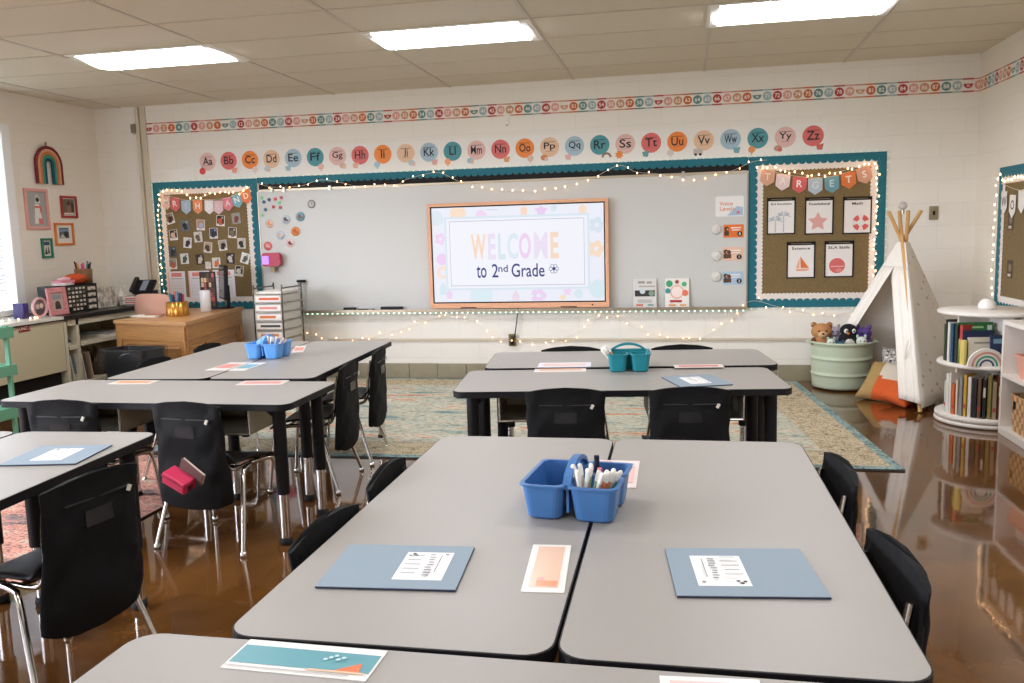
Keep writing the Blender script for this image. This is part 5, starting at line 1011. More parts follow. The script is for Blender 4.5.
# monitor seen from its edge
a = on_y((226, 304), 7.47); t = thing('computer_monitor', 'black computer monitor seen nearly edge-on on the desk', 'monitor', (a.x, a.y-.02, DZ+.001), -.90)
MB().lathe((0, 0, 0), [(0, 0), (.11, 0), (.11, .008), (.03, .016), (0, .016)], BLACK, 28, .8).build('monitor_base', t); MB().bx(-.03, .03, .025, .05, .012, .22, BLACK).build('monitor_stand', t, .004)
zt_m = on_y((222, 264.5), a.y).z-DZ; g = MB(); g.box((0, 0, zt_m-.17), (.36, .035, .33), BLACK, r=Matrix.Rotation(-.05, 3, 'X')); g.build('monitor_shell', t, .008)
g = MB(); g.box((0, -.0185, zt_m-.168), (.33, .002, .29), mat('dark_screen', '#15171a', .12), r=Matrix.Rotation(-.05, 3, 'X')); g.build('monitor_screen', t)
a = dk((214, 309)); t = thing('tablet_stand', 'silver curved stand beside the white speaker', 'stand', (a.x+.02, a.y+.12, DZ+.001)); MB().tube(spline([(-.02, 0, .004), (.03, .0, .006), (.045, 0, .05), (.0, 0, .14), (-.02, 0, .17)], 5), .010, STEEL, 8).build('stand_arm', t); MB().bx(-.06, .05, -.05, .05, 0, .006, STEEL).build('stand_base', t)
cpt = spline([tuple(dk((190, 308)))[:2]+(DZ+.012,), tuple(dk((205, 303)))[:2]+(DZ+.03,), tuple(dk((232, 301)))[:2]+(DZ+.04,), tuple(dk((247, 303)))[:2]+(DZ+.01,)], 6); tag(MB().tube(cpt, .007, BLACK, 6).build('monitor_cable'), 'thick black cable lying across the desk behind the monitor', 'cord')
a = dk((148, 317)); tag(MB().box((a.x-.03, a.y+.03, DZ+.007), (.26, .12, .012), P('#e9e4dc'), -.1).build('paper_stack'), 'white papers lying on the desk left of the gold cup', 'paper stack'); tag(MB().box((a.x+.05, a.y+.02, DZ+.018), (.17, .02, .008), P('#b06a48'), .1).build('ruler'), 'brown ruler on the papers beside the gold cup', 'ruler')
# pink chair behind the desk
PC = mat('pink_shell', '#d2a28e', .55); q = on_y((151, 293.5), 6.93)
t = thing('shell_chair', 'pale pink moulded chair behind the desk', 'chair', (q.x, 7.10, 0)); lo = []
bz = q.z
for j in range(10):
    v = j/9; z = .40+(bz-.40)*v; a = .15+.05*math.sin(v*PI/2); 
    lo.append([(a*k/6*(1-.12*max(0, v-.8)/.2*(abs(k)/6)), -.19+.02*(1-v)+.05*(k/6)**2-.02*v, z-.03*v*(k/6)**4) for k in range(-6, 7)]+[(a*k/6*(1-.12*max(0, v-.8)/.2*(abs(k)/6)), -.175+.02*(1-v)+.05*(k/6)**2-.02*v, z-.03*v*(k/6)**4) for k in range(6, -7, -1)])
g = MB(); g.loft(lo, PC); g.build('backrest', t)
MB().prism([(p[0], p[1]) for p in rrect(.38, .40, .10)], .40, .43, PC).build('seat', t, .01); MB().cyl((0, 0, .08), (0, 0, .40), .025, CHROME).build('gas_column', t)
for k in range(5): a = k*2*PI/5; MB().cyl((0, 0, .085), (.24*math.cos(a), .24*math.sin(a), .06), .016, CHROME, r1=.012).cyl((.24*math.cos(a)-.01, .24*math.sin(a), .028), (.24*math.cos(a)+.01, .24*math.sin(a), .028), .027, BLACK).build('base_arm', t)
# letter trays and telephone at the end of the counter
q0, q1 = on_y((119.5, 297), 7.28), on_y((146, 297), 7.28); w = q1.x-q0.x; t = thing('letter_tray', 'clear and steel letter tray stack at the end of the counter', 'letter tray', ((q0.x+q1.x)/2, 7.42, CTZ+.001)); CLR = mat('clear_plastic', '#e6e2dc', .12, alpha=.45)
LT = q0.z-CTZ
ax = (q0.x+q1.x)/2
for k in range(2):
    z = .012+(LT-.02)*k/2*1.0; g = MB(); g.bx(-w/2, w/2, -.14, .14, z, z+.004, CLR).bx(-w/2, w/2, -.14, -.136, z, z+.05, CLR).bx(-w/2, -w/2+.004, -.14, .14, z, z+.05, CLR).bx(w/2-.004, w/2, -.14, .14, z, z+.05, CLR); g.build('tray', t)
    g = MB(); g.bx(-w*.38, w*.4, -.145, -.1405, z+.012, z+.042, P('#efe6e2')); g.bx(-w*.28, w*.3, -.147, -.1452, z+.02, z+.034, P('#d97b78')); g.build('tray_label', t)
g = MB()
for sx_ in (-1, 1):
    for sy_ in (-1, 1): g.cyl((sx_*(w/2+.004), sy_*.13, 0), (sx_*(w/2+.004), sy_*.13, LT), .005, CHROME, n=8)
g.bx(-w/2-.008, w/2+.008, -.14, .14, LT-.006, LT, CLR); g.build('tray_frame', t)
t.location.x = ax
t = thing('desk_phone', 'black desk telephone on top of the letter trays', 'telephone', (ax+.03, 7.40, CTZ+.001+LT+.001), .12); g = MB(); R_ = Matrix.Rotation(.75, 3, 'X')
g.box((.02, .0, .085), (.20, .17, .03), BLACK, r=R_); g.bx(-.07, .11, -.03, .09, 0, .05, BLACK); g.build('phone_body', t, .004); MB().box((-.075, -.01, .11), (.045, .19, .035), mat('handset', '#202022', .35), r=R_).build('handset', t, .01); MB().box((.028, -.012, .101), (.06, .13, .004), mat('phone_screen', '#8b93a6', .3), r=R_).build('phone_screen', t)
# waste bin
t = thing('waste_bin', 'black waste bin with a clear liner in front of the oak desk', 'waste bin', (on_y((133, 352), 5.92).x, 5.93, 0), -.08); g = MB(); zt2 = on_y((133, 352), 5.8).z; L_ = lambda w, d, z: [(p[0], p[1], z) for p in rrect(w, d, .05, 4)]
g.loft([L_(.34, .22, .001), L_(.40, .28, zt2), L_(.415, .295, zt2), L_(.415, .295, zt2+.012), L_(.385, .265, zt2+.012), L_(.33, .21, .012)], mat('bin_black', '#1b1c1f', .35), smooth=False); g.build('bin_body', t)
rs_ = random.Random(4); LIN = mat('clear_liner', '#1d1f22', .10, bump=.8, bscale=25); nt = LIN.node_tree; tb = nt.nodes.new('ShaderNodeBsdfTransparent'); mx = nt.nodes.new('ShaderNodeMixShader'); mx.inputs[0].default_value = .22
nt.links.new(tb.outputs[0], mx.inputs[1]); nt.links.new(nt.nodes['Principled BSDF'].outputs[0], mx.inputs[2]); nt.links.new(mx.outputs[0], nt.nodes['Material Output'].inputs['Surface']); lo = []
for (sx_, z) in ((.40, zt2-.05), (.425, zt2-.16), (.435, zt2-.06), (.438, zt2+.014), (.42, zt2+.022), (.385, zt2+.014), (.395, zt2-.06), (.36, .1)):
    lo.append([(p[0]+rs_.uniform(-.006, .006), p[1]*1.02+rs_.uniform(-.006, .006), p[2]+rs_.uniform(-.008, .008)*(z > .2)) for p in [(q_[0], q_[1], z) for q_ in rrect(sx_, sx_*.715, .05, 4)]])
g = MB(); g.loft(lo[1:], LIN, False, False); g.build('bin_liner', t)
# ------------------------------------------------------------------ drawer cart and things near the board
q0, q1 = on_y((253, 290), 7.08), on_y((281.5, 290), 7.08); q2 = on_y((298.5, 283), 7.46)
x0, x1, y0, y1 = q0.x, q1.x, 7.08, 7.48; CT = q0.z
t = thing('drawer_cart', 'chrome rolling cart with white labelled drawers beside the oak desk', 'cart')
g = MB()
for x in (x0, x1):
    g.tube(spline([(x, y0, .06), (x, y0, CT-.03), (x, y0+.03, CT+.01), (x, (y0+y1)/2, CT+.012), (x, y1-.03, CT+.01), (x, y1, CT-.03), (x, y1, .06)], 4), .007, mat('dark_chrome', '#6b665f', .2, .9), 8)
for k in range(9):
    z = CT-.04-.083*k
    for x in (x0, x1): g.cyl((x, y0, z), (x, y1, z), .004, STEEL, n=6)
    g.cyl((x0, y0, z), (x1, y0, z), .004, STEEL, n=6).cyl((x0, y1, z), (x1, y1, z), .004, STEEL, n=6)
g.build('cart_frame', t)
DR = mat('frosted_drawer', '#d8d3cb', .35, alpha=.85)
lc = ['#e0683f', '#e2948a', '#df7a3a', '#4a4a48', '#e08a4a', '#7fb3bb', '#d98b7a', '#8fa5b0']
for k in range(8):
    z1 = CT-.05-.083*k; z0 = z1-.066; g = MB(); g.bx(x0+.012, x1-.012, y0+.002, y1-.01, z0, z1, DR); g.bx(x0+.012, x1-.012, y0-.004, y0+.002, z0, z1, DR)
    g.bx(x0+.02, x1-.02, y0-.0055, y0-.004, z0+.008, z1-.008, P('#f0ece6')); g.bx(x0+.055, x1-.03-.02*(k % 3), y0-.0062, y0-.0055, z0+.022, z1-.022, P(lc[k])); g.build('drawer', t)
for sx_ in (x0, x1):
    for sy_ in (y0, y1): MB().cyl((sx_-.008, sy_, .026), (sx_+.008, sy_, .026), .025, BLACK).cyl((sx_, sy_, .03), (sx_, sy_, .07), .006, STEEL).build('caster', t)
tag(MB().box(((x0+x1)/2, (y0+y1)/2, CT-.028), (x1-x0-.03, y1-y0-.05, .02), P('#ece8e0')).build('paper_stack'), 'white paper stack on top of the drawer cart', 'paper stack')
# red device on a slim bracket and lidded bottle on the board tray
q0, q1 = on_y((261.8, 260), D-.10), on_y((280.2, 260), D-.10); w = q1.x-q0.x; qt, qb = on_y((270, 252.8), D-.10), on_y((270, 266.5), D-.10); hh = qt.z-qb.z
t = thing('digital_clock', 'red rounded gadget with a lit lilac screen at the whiteboard edge', 'clock', ((q0.x+q1.x)/2, D-.08, (qt.z+qb.z)/2)); RED = mat('crimson_plastic', '#b3193f', .35)
g = MB(); g.M = Matrix.Rotation(PI/2, 4, 'X'); g.prism(rrect(w, hh, .04, 6), -.028, .03, RED); g.build('device_body', t, .008); g = MB(); g.M = Matrix.Rotation(PI/2, 4, 'X'); g.prism(rrect(w*.36, hh*.62, .006, 3, -w*.28, -.004), .028, .0315, E('#b987ff', 1.2)); g.build('device_screen', t)
g = MB(); g.bx(-.012, .022, -.01, .012, -hh/2-.055, -hh/2, mat('bracket_tan', '#b9a27c', .5)).bx(-.01, .02, .012, .055, -hh/2-.05, -hh/2-.03, STEEL); g.build('bracket', t)
p = on_y((303, 312), D-.055); zt2 = on_y((303, 280), D-.055).z; t = thing('lidded_tube', 'tall clear plastic tube with a black lid standing on the board tray', 'container', (p.x, D-.055, WBB+.001)); hh = zt2-WBB
MB().lathe((0, 0, 0), [(0, 0), (.033, 0), (.036, hh-.02), (.034, hh-.02), (.031, .004), (0, .004)], mat('clear_tube', '#e8e8e4', .05, alpha=.22), 20).build('tube_body', t); MB().lathe((0, 0, hh-.022), [(0, 0), (.044, 0), (.046, .018), (.04, .022), (0, .022)], BLACK, 20).build('lid', t)
# ------------------------------------------------------------------ toy tub
t = thing('toy_tub', 'pale green round plastic tub full of soft toys', 'tub', (1.305, 7.475, 0)); TUBM = mat('sage_plastic', '#c0ccb4', .45); r0, r1, hh = .232, .252, .405
pr = [(0, .0115), (r0-.012, .0115), (r0, .020), (r0+.001, .04)]
for z in (.13, .265): rr = r0+(r1-r0)*z/hh; pr += [(rr-.001, z-.03), (rr, z-.010), (rr+.005, z-.006), (rr+.005, z+.003), (rr-.001, z+.007), (rr, z+.03)]
pr += [(r1-.001, hh-.05), (r1, hh-.022), (r1+.014, hh-.016), (r1+.014, hh), (r1-.004, hh), (r1-.012, hh-.02), (r0-.008, .03), (0, .03)]
MB().lathe((0, 0, 0), pr, TUBM, 48).build('tub_body', t)
g = MB()
for s_ in (-1, 1): g.box((s_*(r1+.016), 0, hh-.012), (.03, .12, .02), TUBM)
g.build('tub_handle', t, .006)
# filling that carries the toys
FZ = .36
def plush(c, h, bump=.8): return mat('plush_'+c, c, 1., bump=bump, bscale=90)
def toy(lb, loc, build, rz=0): t = thing('soft_toy', lb, 'soft toy', loc, rz, 'soft toys in the green tub'); build(t); return t
bx_, by_ = 1.305, 7.475
def t_bear(t):
    MB().sph((0, 0, .0), (.075, .07, .085), plush('#c08a5a', 1)).build('toy_body', t)
    g = MB(); g.sph((0, -.0, .09), (.085, .075, .07), plush('#c08a5a', 1), 16, 10); g.sph((0, -.06, .07), (.04, .03, .03), plush('#d9b08a', 1)); g.sph((0, -.09, .08), (.010, .008, .008), BLACK); g.sph((-.03, -.066, .10), .008, BLACK); g.sph((.03, -.066, .10), .008, BLACK); g.build('toy_head', t)
    for s_ in (-1, 1): MB().sph((s_*.062, 0, .145), (.026, .014, .026), plush('#a9744a', 1)).build('ear', t)
    for s_ in (-1, 1): MB().sph((s_*.07, -.04, .01), (.022, .03, .035), plush('#7a4630', 1)).build('arm', t)
toy('brown plush bear at the left of the green tub', (bx_-.165, by_-.02, FZ+.03), t_bear)
def t_peng(t):
    g = MB(); g.sph((0, 0, .02), (.075, .07, .09), plush('#18181c', 1), 16, 10).sph((0, -.022, .0), (.055, .055, .07), plush('#d9d4cc', 1), 14, 8); g.build('toy_body', t)
    g = MB(); g.sph((0, -.0, .10), (.068, .062, .055), plush('#18181c', 1), 16, 10); g.sph((.032, -.05, .10), (.018, .012, .020), plush('#e9e6e0', 1)); g.sph((-.026, -.052, .10), (.018, .012, .020), plush('#e9e6e0', 1)); g.sph((.034, -.060, .10), .007, BLACK); g.sph((-.024, -.062, .10), .007, BLACK); g.build('toy_head', t)
    g = MB(); g.cyl((-.01, -.05, .082), (-.02, -.085, .076), .014, plush('#e87a2a', 1), r1=.002); g.build('beak', t)
    for s_ in (-1, 1): MB().sph((s_*.035, -.05, -.05), (.022, .035, .012), plush('#e87a2a', 1)).build('foot', t)
toy('black and white plush penguin with an orange beak in the green tub', (bx_+.03, by_-.12, FZ+.04), t_peng)
def t_simple(c, hc, s=1.):
    def f(t):
        MB().sph((0, 0, 0), (.06*s, .055*s, .06*s), plush(c, 1), 14, 9).build('toy_body', t); g = MB(); g.sph((0, -.02*s, .065*s), (.05*s, .046*s, .045*s), plush(hc, 1), 14, 9); g.sph((-.018*s, -.062*s, .072*s), .006*s, BLACK); g.sph((.018*s, -.062*s, .072*s), .006*s, BLACK); g.build('toy_head', t)
        for k in (-1, 1): MB().sph((k*.035*s, -.012*s, .11*s), (.014*s, .010*s, .020*s), plush(c, 1)).build('ear', t)
    return f
toy('lilac grey plush toy behind the bear in the green tub', (bx_-.06, by_+.02, FZ+.05), t_simple('#a99ab0', '#b9adc0'))
toy('fluffy purple plush toy at the right of the green tub', (bx_+.165, by_-.02, FZ+.02), t_simple('#7a5ca0', '#6f55a3', 1.25))
toy('white and mint plush toy in front of the purple one', (bx_+.125, by_-.15, FZ), t_simple('#bfd8cc', '#e2e6dc', .85))
toy('mint green plush toy at the front left of the tub', (bx_-.11, by_-.15, FZ+.0), t_simple('#9fd0b8', '#e0e8dc', .7))
toy('navy and teal plush toy tucked below the penguin', (bx_-.045, by_-.18, FZ-.02), t_simple('#3d5580', '#2f6a70', .7))
toy('small red plush ball-headed toy at the back of the tub', (bx_+.10, by_+.10, FZ+.09), t_simple('#c9b8b0', '#c03a28', .75))
tag(MB().lathe((bx_, by_, 0), [(0, .0315), (.215, .0315), (.228, .29), (.12, .33), (0, .335)], plush('#8a7f78', 1), 24).build('soft_toy'), 'grey plush bulk filling the green tub below the other toys', 'soft toy')
# ------------------------------------------------------------------ tent
def tent_mat():
    m = mat('tent_canvas', '#f4eee4', .9); nt = m.node_tree; b = nt.nodes['Principled BSDF']; tc = nt.nodes.new('ShaderNodeTexCoord'); v = nt.nodes.new('ShaderNodeTexVoronoi'); v.inputs['Scale'].default_value = 13; v.inputs['Randomness'].default_value = .75
    r = nt.nodes.new('ShaderNodeValToRGB'); r.color_ramp.interpolation = 'CONSTANT'; e = r.color_ramp.elements; e[0].color = lin('#c9a273'); e[1].position = .17; e[1].color = lin('#f4eee4')
    nt.links.new(tc.outputs['Object'], v.inputs['Vector']); nt.links.new(v.outputs['Distance'], r.inputs['Fac']); nt.links.new(r.outputs['Color'], b.inputs['Base Color'])
    tr = nt.nodes.new('ShaderNodeBsdfTranslucent'); tr.inputs['Color'].default_value = lin('#efe6d6'); mx = nt.nodes.new('ShaderNodeMixShader'); mx.inputs[0].default_value = .25
    nt.links.new(b.outputs[0], mx.inputs[1]); nt.links.new(tr.outputs[0], mx.inputs[2]); nt.links.new(mx.outputs[0], nt.nodes['Material Output'].inputs['Surface']); return m
CAN = tent_mat(); PLAIN = mat('plain_canvas', '#f3ede3', .9); PINE = mat('pine_pole', '#d2a468', .5)
F1, F2, B1, B2 = Vector((1.68, 6.43, 0)), Vector((1.10, 7.735, 0)), Vector((2.30, 7.25, 0)), Vector((1.80, 7.735, 0))
AP = on_y((904, 238), 7.25)
t = thing('play_tent', 'white canvas teepee tent with gold dots and crossed wooden poles', 'tent')
tips = {}
for nm, b_, tip in (('a', F1, on_y((887, 214), 7.35)), ('b', F2, on_y((914, 208), 7.22)), ('c', B1, on_y((899, 210), 7.22)), ('d', B2, on_y((909, 207), 7.30))):
    d_ = (AP-b_); off = {'a': Vector((-.02, -.02, 0)), 'b': Vector((.0, .02, .0)), 'c': Vector((-.02, .01, 0)), 'd': Vector((.02, .0, 0))}[nm]
    e_ = b_+d_*1.17+off; cen = Vector((1.70, 7.25, 0)); b2 = b_+(cen-b_).normalized()*.045; MB().cyl(b2+Vector((0, 0, .004)), e_, .0155, PINE, r1=.0145, n=14).build('pole', t)
TOPK = .93
def pt(b_, k): return (b_+(b_-Vector((1.70, 7.25, 0))).normalized()*.012).lerp(AP+Vector((0, 0, .06)), k)
def panel(p, q, nm, mtl, k0=.03, inset=0., wav=.02, k1=TOPK, seed=0):
    g = MB(); nu, nv = 14, 14; vs = []; nrm = (q-p).cross(AP-p).normalized()
    for j in range(nv+1):
        kk = k0+(k1-k0)*j/nv; a, b_ = pt(p, kk), pt(q, kk)
        for i in range(nu+1):
            u = i/nu; x = a.lerp(b_, u); bul = math.sin(u*PI)*.02*(1-kk)
            vs.append(x+nrm*(bul+wav*math.sin(u*17+seed)*(1-kk)**2*.5*math.sin(PI*u)))
    g.add(vs, [(j*(nu+1)+i, j*(nu+1)+i+1, (j+1)*(nu+1)+i+1, (j+1)*(nu+1)+i) for j in range(nv) for i in range(nu)], mtl, True); o = g.build(nm, t)
    s_ = o.modifiers.new('thick', 'SOLIDIFY'); s_.thickness = .003; return o
panel(F1, B1, 'canvas_panel', CAN, seed=1); panel(B1, B2, 'canvas_panel', CAN, seed=2); panel(B2, F2, 'canvas_panel', PLAIN, seed=3)
# front: joined yoke at the top, two drawn-back flaps below
OP = .78
panel(F2, F1, 'front_yoke', PLAIN, k0=OP, wav=.0)
def flap(p, q, wb, wt, nm, seed, kb):
    g = MB(); nu, nv = 16, 18; vs = []; nrm = (q-p).cross(AP-p).normalized(); mid = .5 if p is F1 else .5
    for j in range(nv+1):
        s_ = j/nv; kk = kb+(OP-kb)*s_; a, b_ = pt(p, kk), pt(q, kk); wd_ = min(.5, wb/(1.42*(1-kk)))
        for i in range(nu+1):
            u = i/nu; x = a.lerp(b_, wd_*u); vs.append(x+nrm*(.018+.018*math.sin(u*15+seed+s_*1.5))*(1-.9*s_)*(-1 if p is F1 else 1)*min(1, u*5))
    g.add(vs, [(j*(nu+1)+i, j*(nu+1)+i+1, (j+1)*(nu+1)+i+1, (j+1)*(nu+1)+i) for j in range(nv) for i in range(nu)], PLAIN, True); o = g.build(nm, t)
    s2 = o.modifiers.new('thick', 'SOLIDIFY'); s2.thickness = .004
flap(F1, F2, .20, .5, 'door_flap', 0, .05); flap(F2, F1, .15, .5, 'door_flap', 2, .04)
tp = pt(F1, .38)+Vector((-.05, -.01, 0)); g = MB(); g.tube(spline([tp, tp+Vector((-.02, -.015, -.08)), tp+Vector((-.015, -.01, -.18))], 4), .006, PLAIN, 6); g.tube(spline([tp+Vector((.06, -.03, -.30)), tp+Vector((.13, -.03, -.38)), tp+Vector((.16, -.04, -.34))], 4), .005, PLAIN, 6); g.build('tie_ribbon', t)
q = on_y((903, 206), 7.3); tag(MB().sph(q, .033, mat('glass_ball', '#e9e6e2', .05, metal=.0, trans=.6), 16, 10).cyl(q+Vector((0, 0, -.032)), q+Vector((0, 0, -.06)), .012, STEEL).build('glass_bulb'), 'clear glass bulb perched at the tips of the tent poles', 'bulb')
# cushions in the tent
def cushion(lb, loc, size, mats, rot, pattern=None):
    t = thing('cushion', lb, 'cushion', loc); t.rotation_euler = rot; g = MB(); w, h, d = size; n = 14; vs = []; 
    for s_ in (1, -1):
        for j in range(n+1):
            for i in range(n+1):
                u, v = i/n*2-1, j/n*2-1; k = (1-u**4)*(1-v**4); e = .06*(1-abs(u))*abs(v)**3
                vs.append((u*w/2*(1-.07*(1-abs(u*1.0))*0-.06*(1-v*v)*abs(u)), v*h/2*(1-.06*(1-u*u)*abs(v)), s_*d/2*max(0, k)**.6))
    N = n+1; o = N*N
    for j in range(n):
        for i in range(n):
            a = j*N+i; m = mats[0]
            u, v = (i+.5)/n*2-1, (j+.5)/n*2-1
            if pattern: m = pattern(u, v)
            g.add([vs[a], vs[a+1], vs[a+1+N], vs[a+N]], [(0, 1, 2, 3)], m, True); g.add([vs[o+a+N], vs[o+a+N+1], vs[o+a+1], vs[o+a]], [(0, 1, 2, 3)], mats[-1], True)
    me_o = g.build('cushion_cover', t); bm = bmesh.new(); bm.from_mesh(me_o.data); bmesh.ops.remove_doubles(bm, verts=bm.verts, dist=.0002); bm.to_mesh(me_o.data); bm.free(); return t
CR, OR, TN, GR = mat('cushion_cream', '#ddd2c0', .95), mat('cushion_orange', '#d9602a', .95), mat('cushion_tan', '#b0915c', .95), mat('cushion_olive', '#8f7f4f', .95)
SPK = mat('cushion_speckle', '#e6e0d6', .95, noise=.97, nscale=60, color2='#1c1a1a')
cushion('black and white speckled cushion standing at the back of the tent', (1.745, 7.10, .19), (.42, .40, .13), [SPK, SPK], (1.25, 0, -.35))
cushion('tan, cream and orange cushion lying at the front of the tent', (1.60, 6.98, .125), (.44, .42, .14), [CR, TN], (.62, .08, -.55), lambda u, v: TN if u < -.45 else (OR if v < -.15-.25*u else CR))
cushion('small orange cushion against the right door flap of the tent', (1.615, 6.74, .085), (.24, .22, .10), [OR, OR], (.5, .2, -.9), lambda u, v: TN if v > .45 else OR)
# ------------------------------------------------------------------ round revolving bookcase
RX, RY_, RR = 2.045, 6.255, .325
WPL = mat('white_laminate', '#e8e1d8', .35)
t = thing('revolving_bookcase', 'white round revolving bookcase with two tiers beside the tent', 'bookcase', (RX, RY_, 0))
def plate_(z0, z1, r, nm): MB().lathe((0, 0, 0), [(0, z0), (r-.006, z0), (r, z0+.006), (r, z1-.006), (r-.006, z1), (0, z1)], WPL, 56).build(nm, t)
plate_(.003, .028, RR, 'base_disc'); plate_(.036, .066, RR-.004, 'lower_deck'); plate_(.395, .420, RR-.008, 'middle_deck'); plate_(.745, .770, RR, 'top_disc')
MB().cyl((0, 0, .02), (0, 0, .04), .12, BLACK).build('turntable', t)
for a in (0, PI/2):
    for z0, z1 in ((.066, .395), (.42, .745)):
        g = MB(); g.M = rotz(a+.33); g.bx(-.235, .235, -.008, .008, z0, z1, WPL); g.build('divider', t)
def book(lb, M, w, h, d, c, pc='#e6dfd0', extra=None):
    # spine faces local -Y, upright, thickness w along X
    o = MB(); o.M = M; o.bx(-w/2, w/2, 0, .003, 0, h, c).bx(-w/2, -w/2+.002, .003, d, 0, h, c).bx(w/2-.002, w/2, .003, d, 0, h, c).bx(-w/2+.002, w/2-.002, .004, d-.004, .003, h-.003, P(pc))
    if extra: extra(o, w, h, d)
    b = o.build('book'); return tag(b, lb, 'book', 'books in the round bookcase')
OW = ['first', 'second', 'third', 'fourth', 'fifth', 'sixth', 'seventh', 'eighth', 'ninth', 'tenth', 'eleventh', 'twelfth', 'thirteenth', 'fourteenth', 'fifteenth', 'sixteenth', 'seventeenth', 'eighteenth']
low = [('#cfd8cc', 'pale green', .017, .21), ('#e6e2da', 'white', .024, .26), ('#e5dfd6', 'cream', .014, .27), ('#d2632c', 'orange', .016, .20), ('#d9cdb4', 'beige', .010, .23), ('#8a8d90', 'grey', .016, .25), ('#c9a03a', 'mustard', .013, .27), ('#dedad6', 'white and violet', .015, .26), ('#1e1b1e', 'black', .020, .25), ('#6a4a36', 'brown', .015, .255), ('#23201f', 'charcoal', .014, .25), ('#8f8146', 'olive', .016, .28), ('#b09a78', 'tan', .018, .24), ('#8c4a30', 'rust', .015, .27), ('#9fb4bc', 'pale blue', .016, .275), ('#b7a890', 'sand', .017, .29), ('#8a4632', 'red-brown', .017, .24), ('#1d2022', 'black-green', .020, .25)]
angs = [math.radians(188+ (292-188)*i/(len(low)-1)) for i in range(len(low))]
for i, (c, n, w, h) in enumerate(low):
    a = angs[i]; rad = RR-.045; hgt = h*1.05
    M = Matrix.Translation((RX+rad*math.cos(a), RY_+rad*math.sin(a), .0665)) @ rotz(a+PI/2)
    book('%s book spine, %s from the tent on the lower tier' % (n, OW[i]), M, w*1.25, hgt, .125 if i not in (4, 8) else .12, mat('bk_'+c, c, .55), extra=lambda o, w, h, d: (o.rect(0, 0, 0, 0, 0, INK) if False else o.bx(-w*.36, w*.36, -.0006, .001, h*.55, h*.8, P('#e6dccb')) if i % 3 == 1 else o.bx(-w*.4, w*.4, -.0006, .001, h*.2, h*.3, P('#b5412f')) if i % 3 == 0 else None))
up = [('#4d5f3c', 'dark green', 176, .017, .25), ('#1f2426', 'black', 184, .018, .285), ('#dcd8ce', 'white and teal', 192, .018, .27), ('#1f4a66', 'deep blue', 200, .018, .265), ('#2a2e30', 'charcoal', 208, .015, .26), ('#b23a30', 'red', 216, .015, .262)]
for i, (c, n, dg, w, h) in enumerate(up):
    a = math.radians(dg); rad = RR-.045; M = Matrix.Translation((RX+rad*math.cos(a), RY_+rad*math.sin(a), .4205)) @ rotz(a+PI/2)
    book('%s book spine, %s from the tent on the upper tier' % (n, OW[i]), M, w*1.3, h, .12, mat('bk_'+c, c, .55))
def facing(lb, px, z, w, h, y, c, items, lean=.10):
    q = on_y(px, y); t = thing('picture_book', lb, 'book', (q.x, y, z+.001), .10, 'picture books facing out on the upper tier'); M = Matrix.Rotation(PI/2-lean, 4, 'X') @ Matrix.Translation((0, h/2, 0))
    g = MB(); g.M = M; g.bx(-w/2, w/2, -h/2, h/2, -.003, 0, c).bx(-w/2, w/2, -h/2, h/2, -.014, -.011, c).bx(-w/2, -w/2+.003, -h/2, h/2, -.011, -.003, c); shapes(g, items(w, h), 0); g.build('book_cover', t)
    g = MB(); g.M = M; g.bx(-w/2+.003, w/2-.003, -h/2+.002, h/2-.003, -.011, -.003, P('#e6dfd0')); g.build('page_block', t)
facing('green picture book facing out on the upper tier', (976.5, 340), .4205, .225, .275, 6.115, P('#2f7a3c'), lambda w, h: [('c', 0, -.01, w*.42, P('#cfd8c4'), h*.2), ('r', -w*.02, h*.38, w*.5, .014, P('#b5d6a0')), ('r', w*.40, h*.37, w*.13, .032, P('#dfe4d8')), ('c', .01, -.02, .04, P('#6f8a5a'))])
facing('navy-edged picture book in front of the green one', (979.5, 345), .4205, .20, .225, 6.072, P('#222c4c'), lambda w, h: [('r', 0, -h*.06, w*.8, h*.7, P('#39466e')), ('c', 0, 0, .03, P('#c8b48a'))])
facing('cream picture book in front of the navy one', (983, 350), .4205, .175, .185, 6.035, P('#d6cfbe'), lambda w, h: [('r', 0, h*.3, w*.6, .012, P('#8f8876')), ('c', 0, -.02, .03, P('#a39a80'))])
book('slim yellow book spine beside the cream picture book', Matrix.Translation((on_y((965.5, 350), 6.03).x, 6.03, .4205)) @ rotz(.1), .016, .165, .10, mat('bk_yellow', '#d8c46a', .55))
facing('dark blue picture book at the right end of the upper tier', (1000.5, 345), .4205, .11, .20, 6.02, P('#2b3d5e'), lambda w, h: [('r', 0, h*.3, w*.7, .03, P('#7fa2b8'))])
q = on_y((986, 360), 5.975); t = thing('rainbow_ornament', 'white wooden rainbow block with coral, green and navy arcs', 'ornament', (q.x+.005, 5.985, .4205), .08); RW = .082
g = MB(); g.M = Matrix.Rotation(PI/2, 4, 'X'); g.prism([(.118*math.cos(PI*k/24), .118*math.sin(PI*k/24)+.001) for k in range(25)], -.01, .01, P('#ece6dc')); g.build('block', t)
for r0, r1, c in ((.082, .096, '#dd9a88'), (.058, .070, '#3aa283'), (.034, .046, '#31477a')): g = MB(); g.M = Matrix.Rotation(PI/2, 4, 'X'); g.ring(0, .002, r0, r1, .0106, P(c), 0, PI); g.build('painted_arc', t)
q = on_z((988, 309), .771); t = thing('oil_diffuser', 'small white domed diffuser on top of the round bookcase', 'diffuser', (q.x, q.y+.02, .771)); MB().lathe((0, 0, 0), [(0, 0), (.05, 0), (.058, .012), (.054, .04), (.035, .062), (.012, .070), (0, .070)], mat('diffuser_white', '#efebe6', .35), 28).build('diffuser_body', t); MB().lathe((0, 0, 0), [(.012, .0705), (.018, .0685), (.012, .072)], P('#bdb8b0'), 20).build('vent_ring', t)
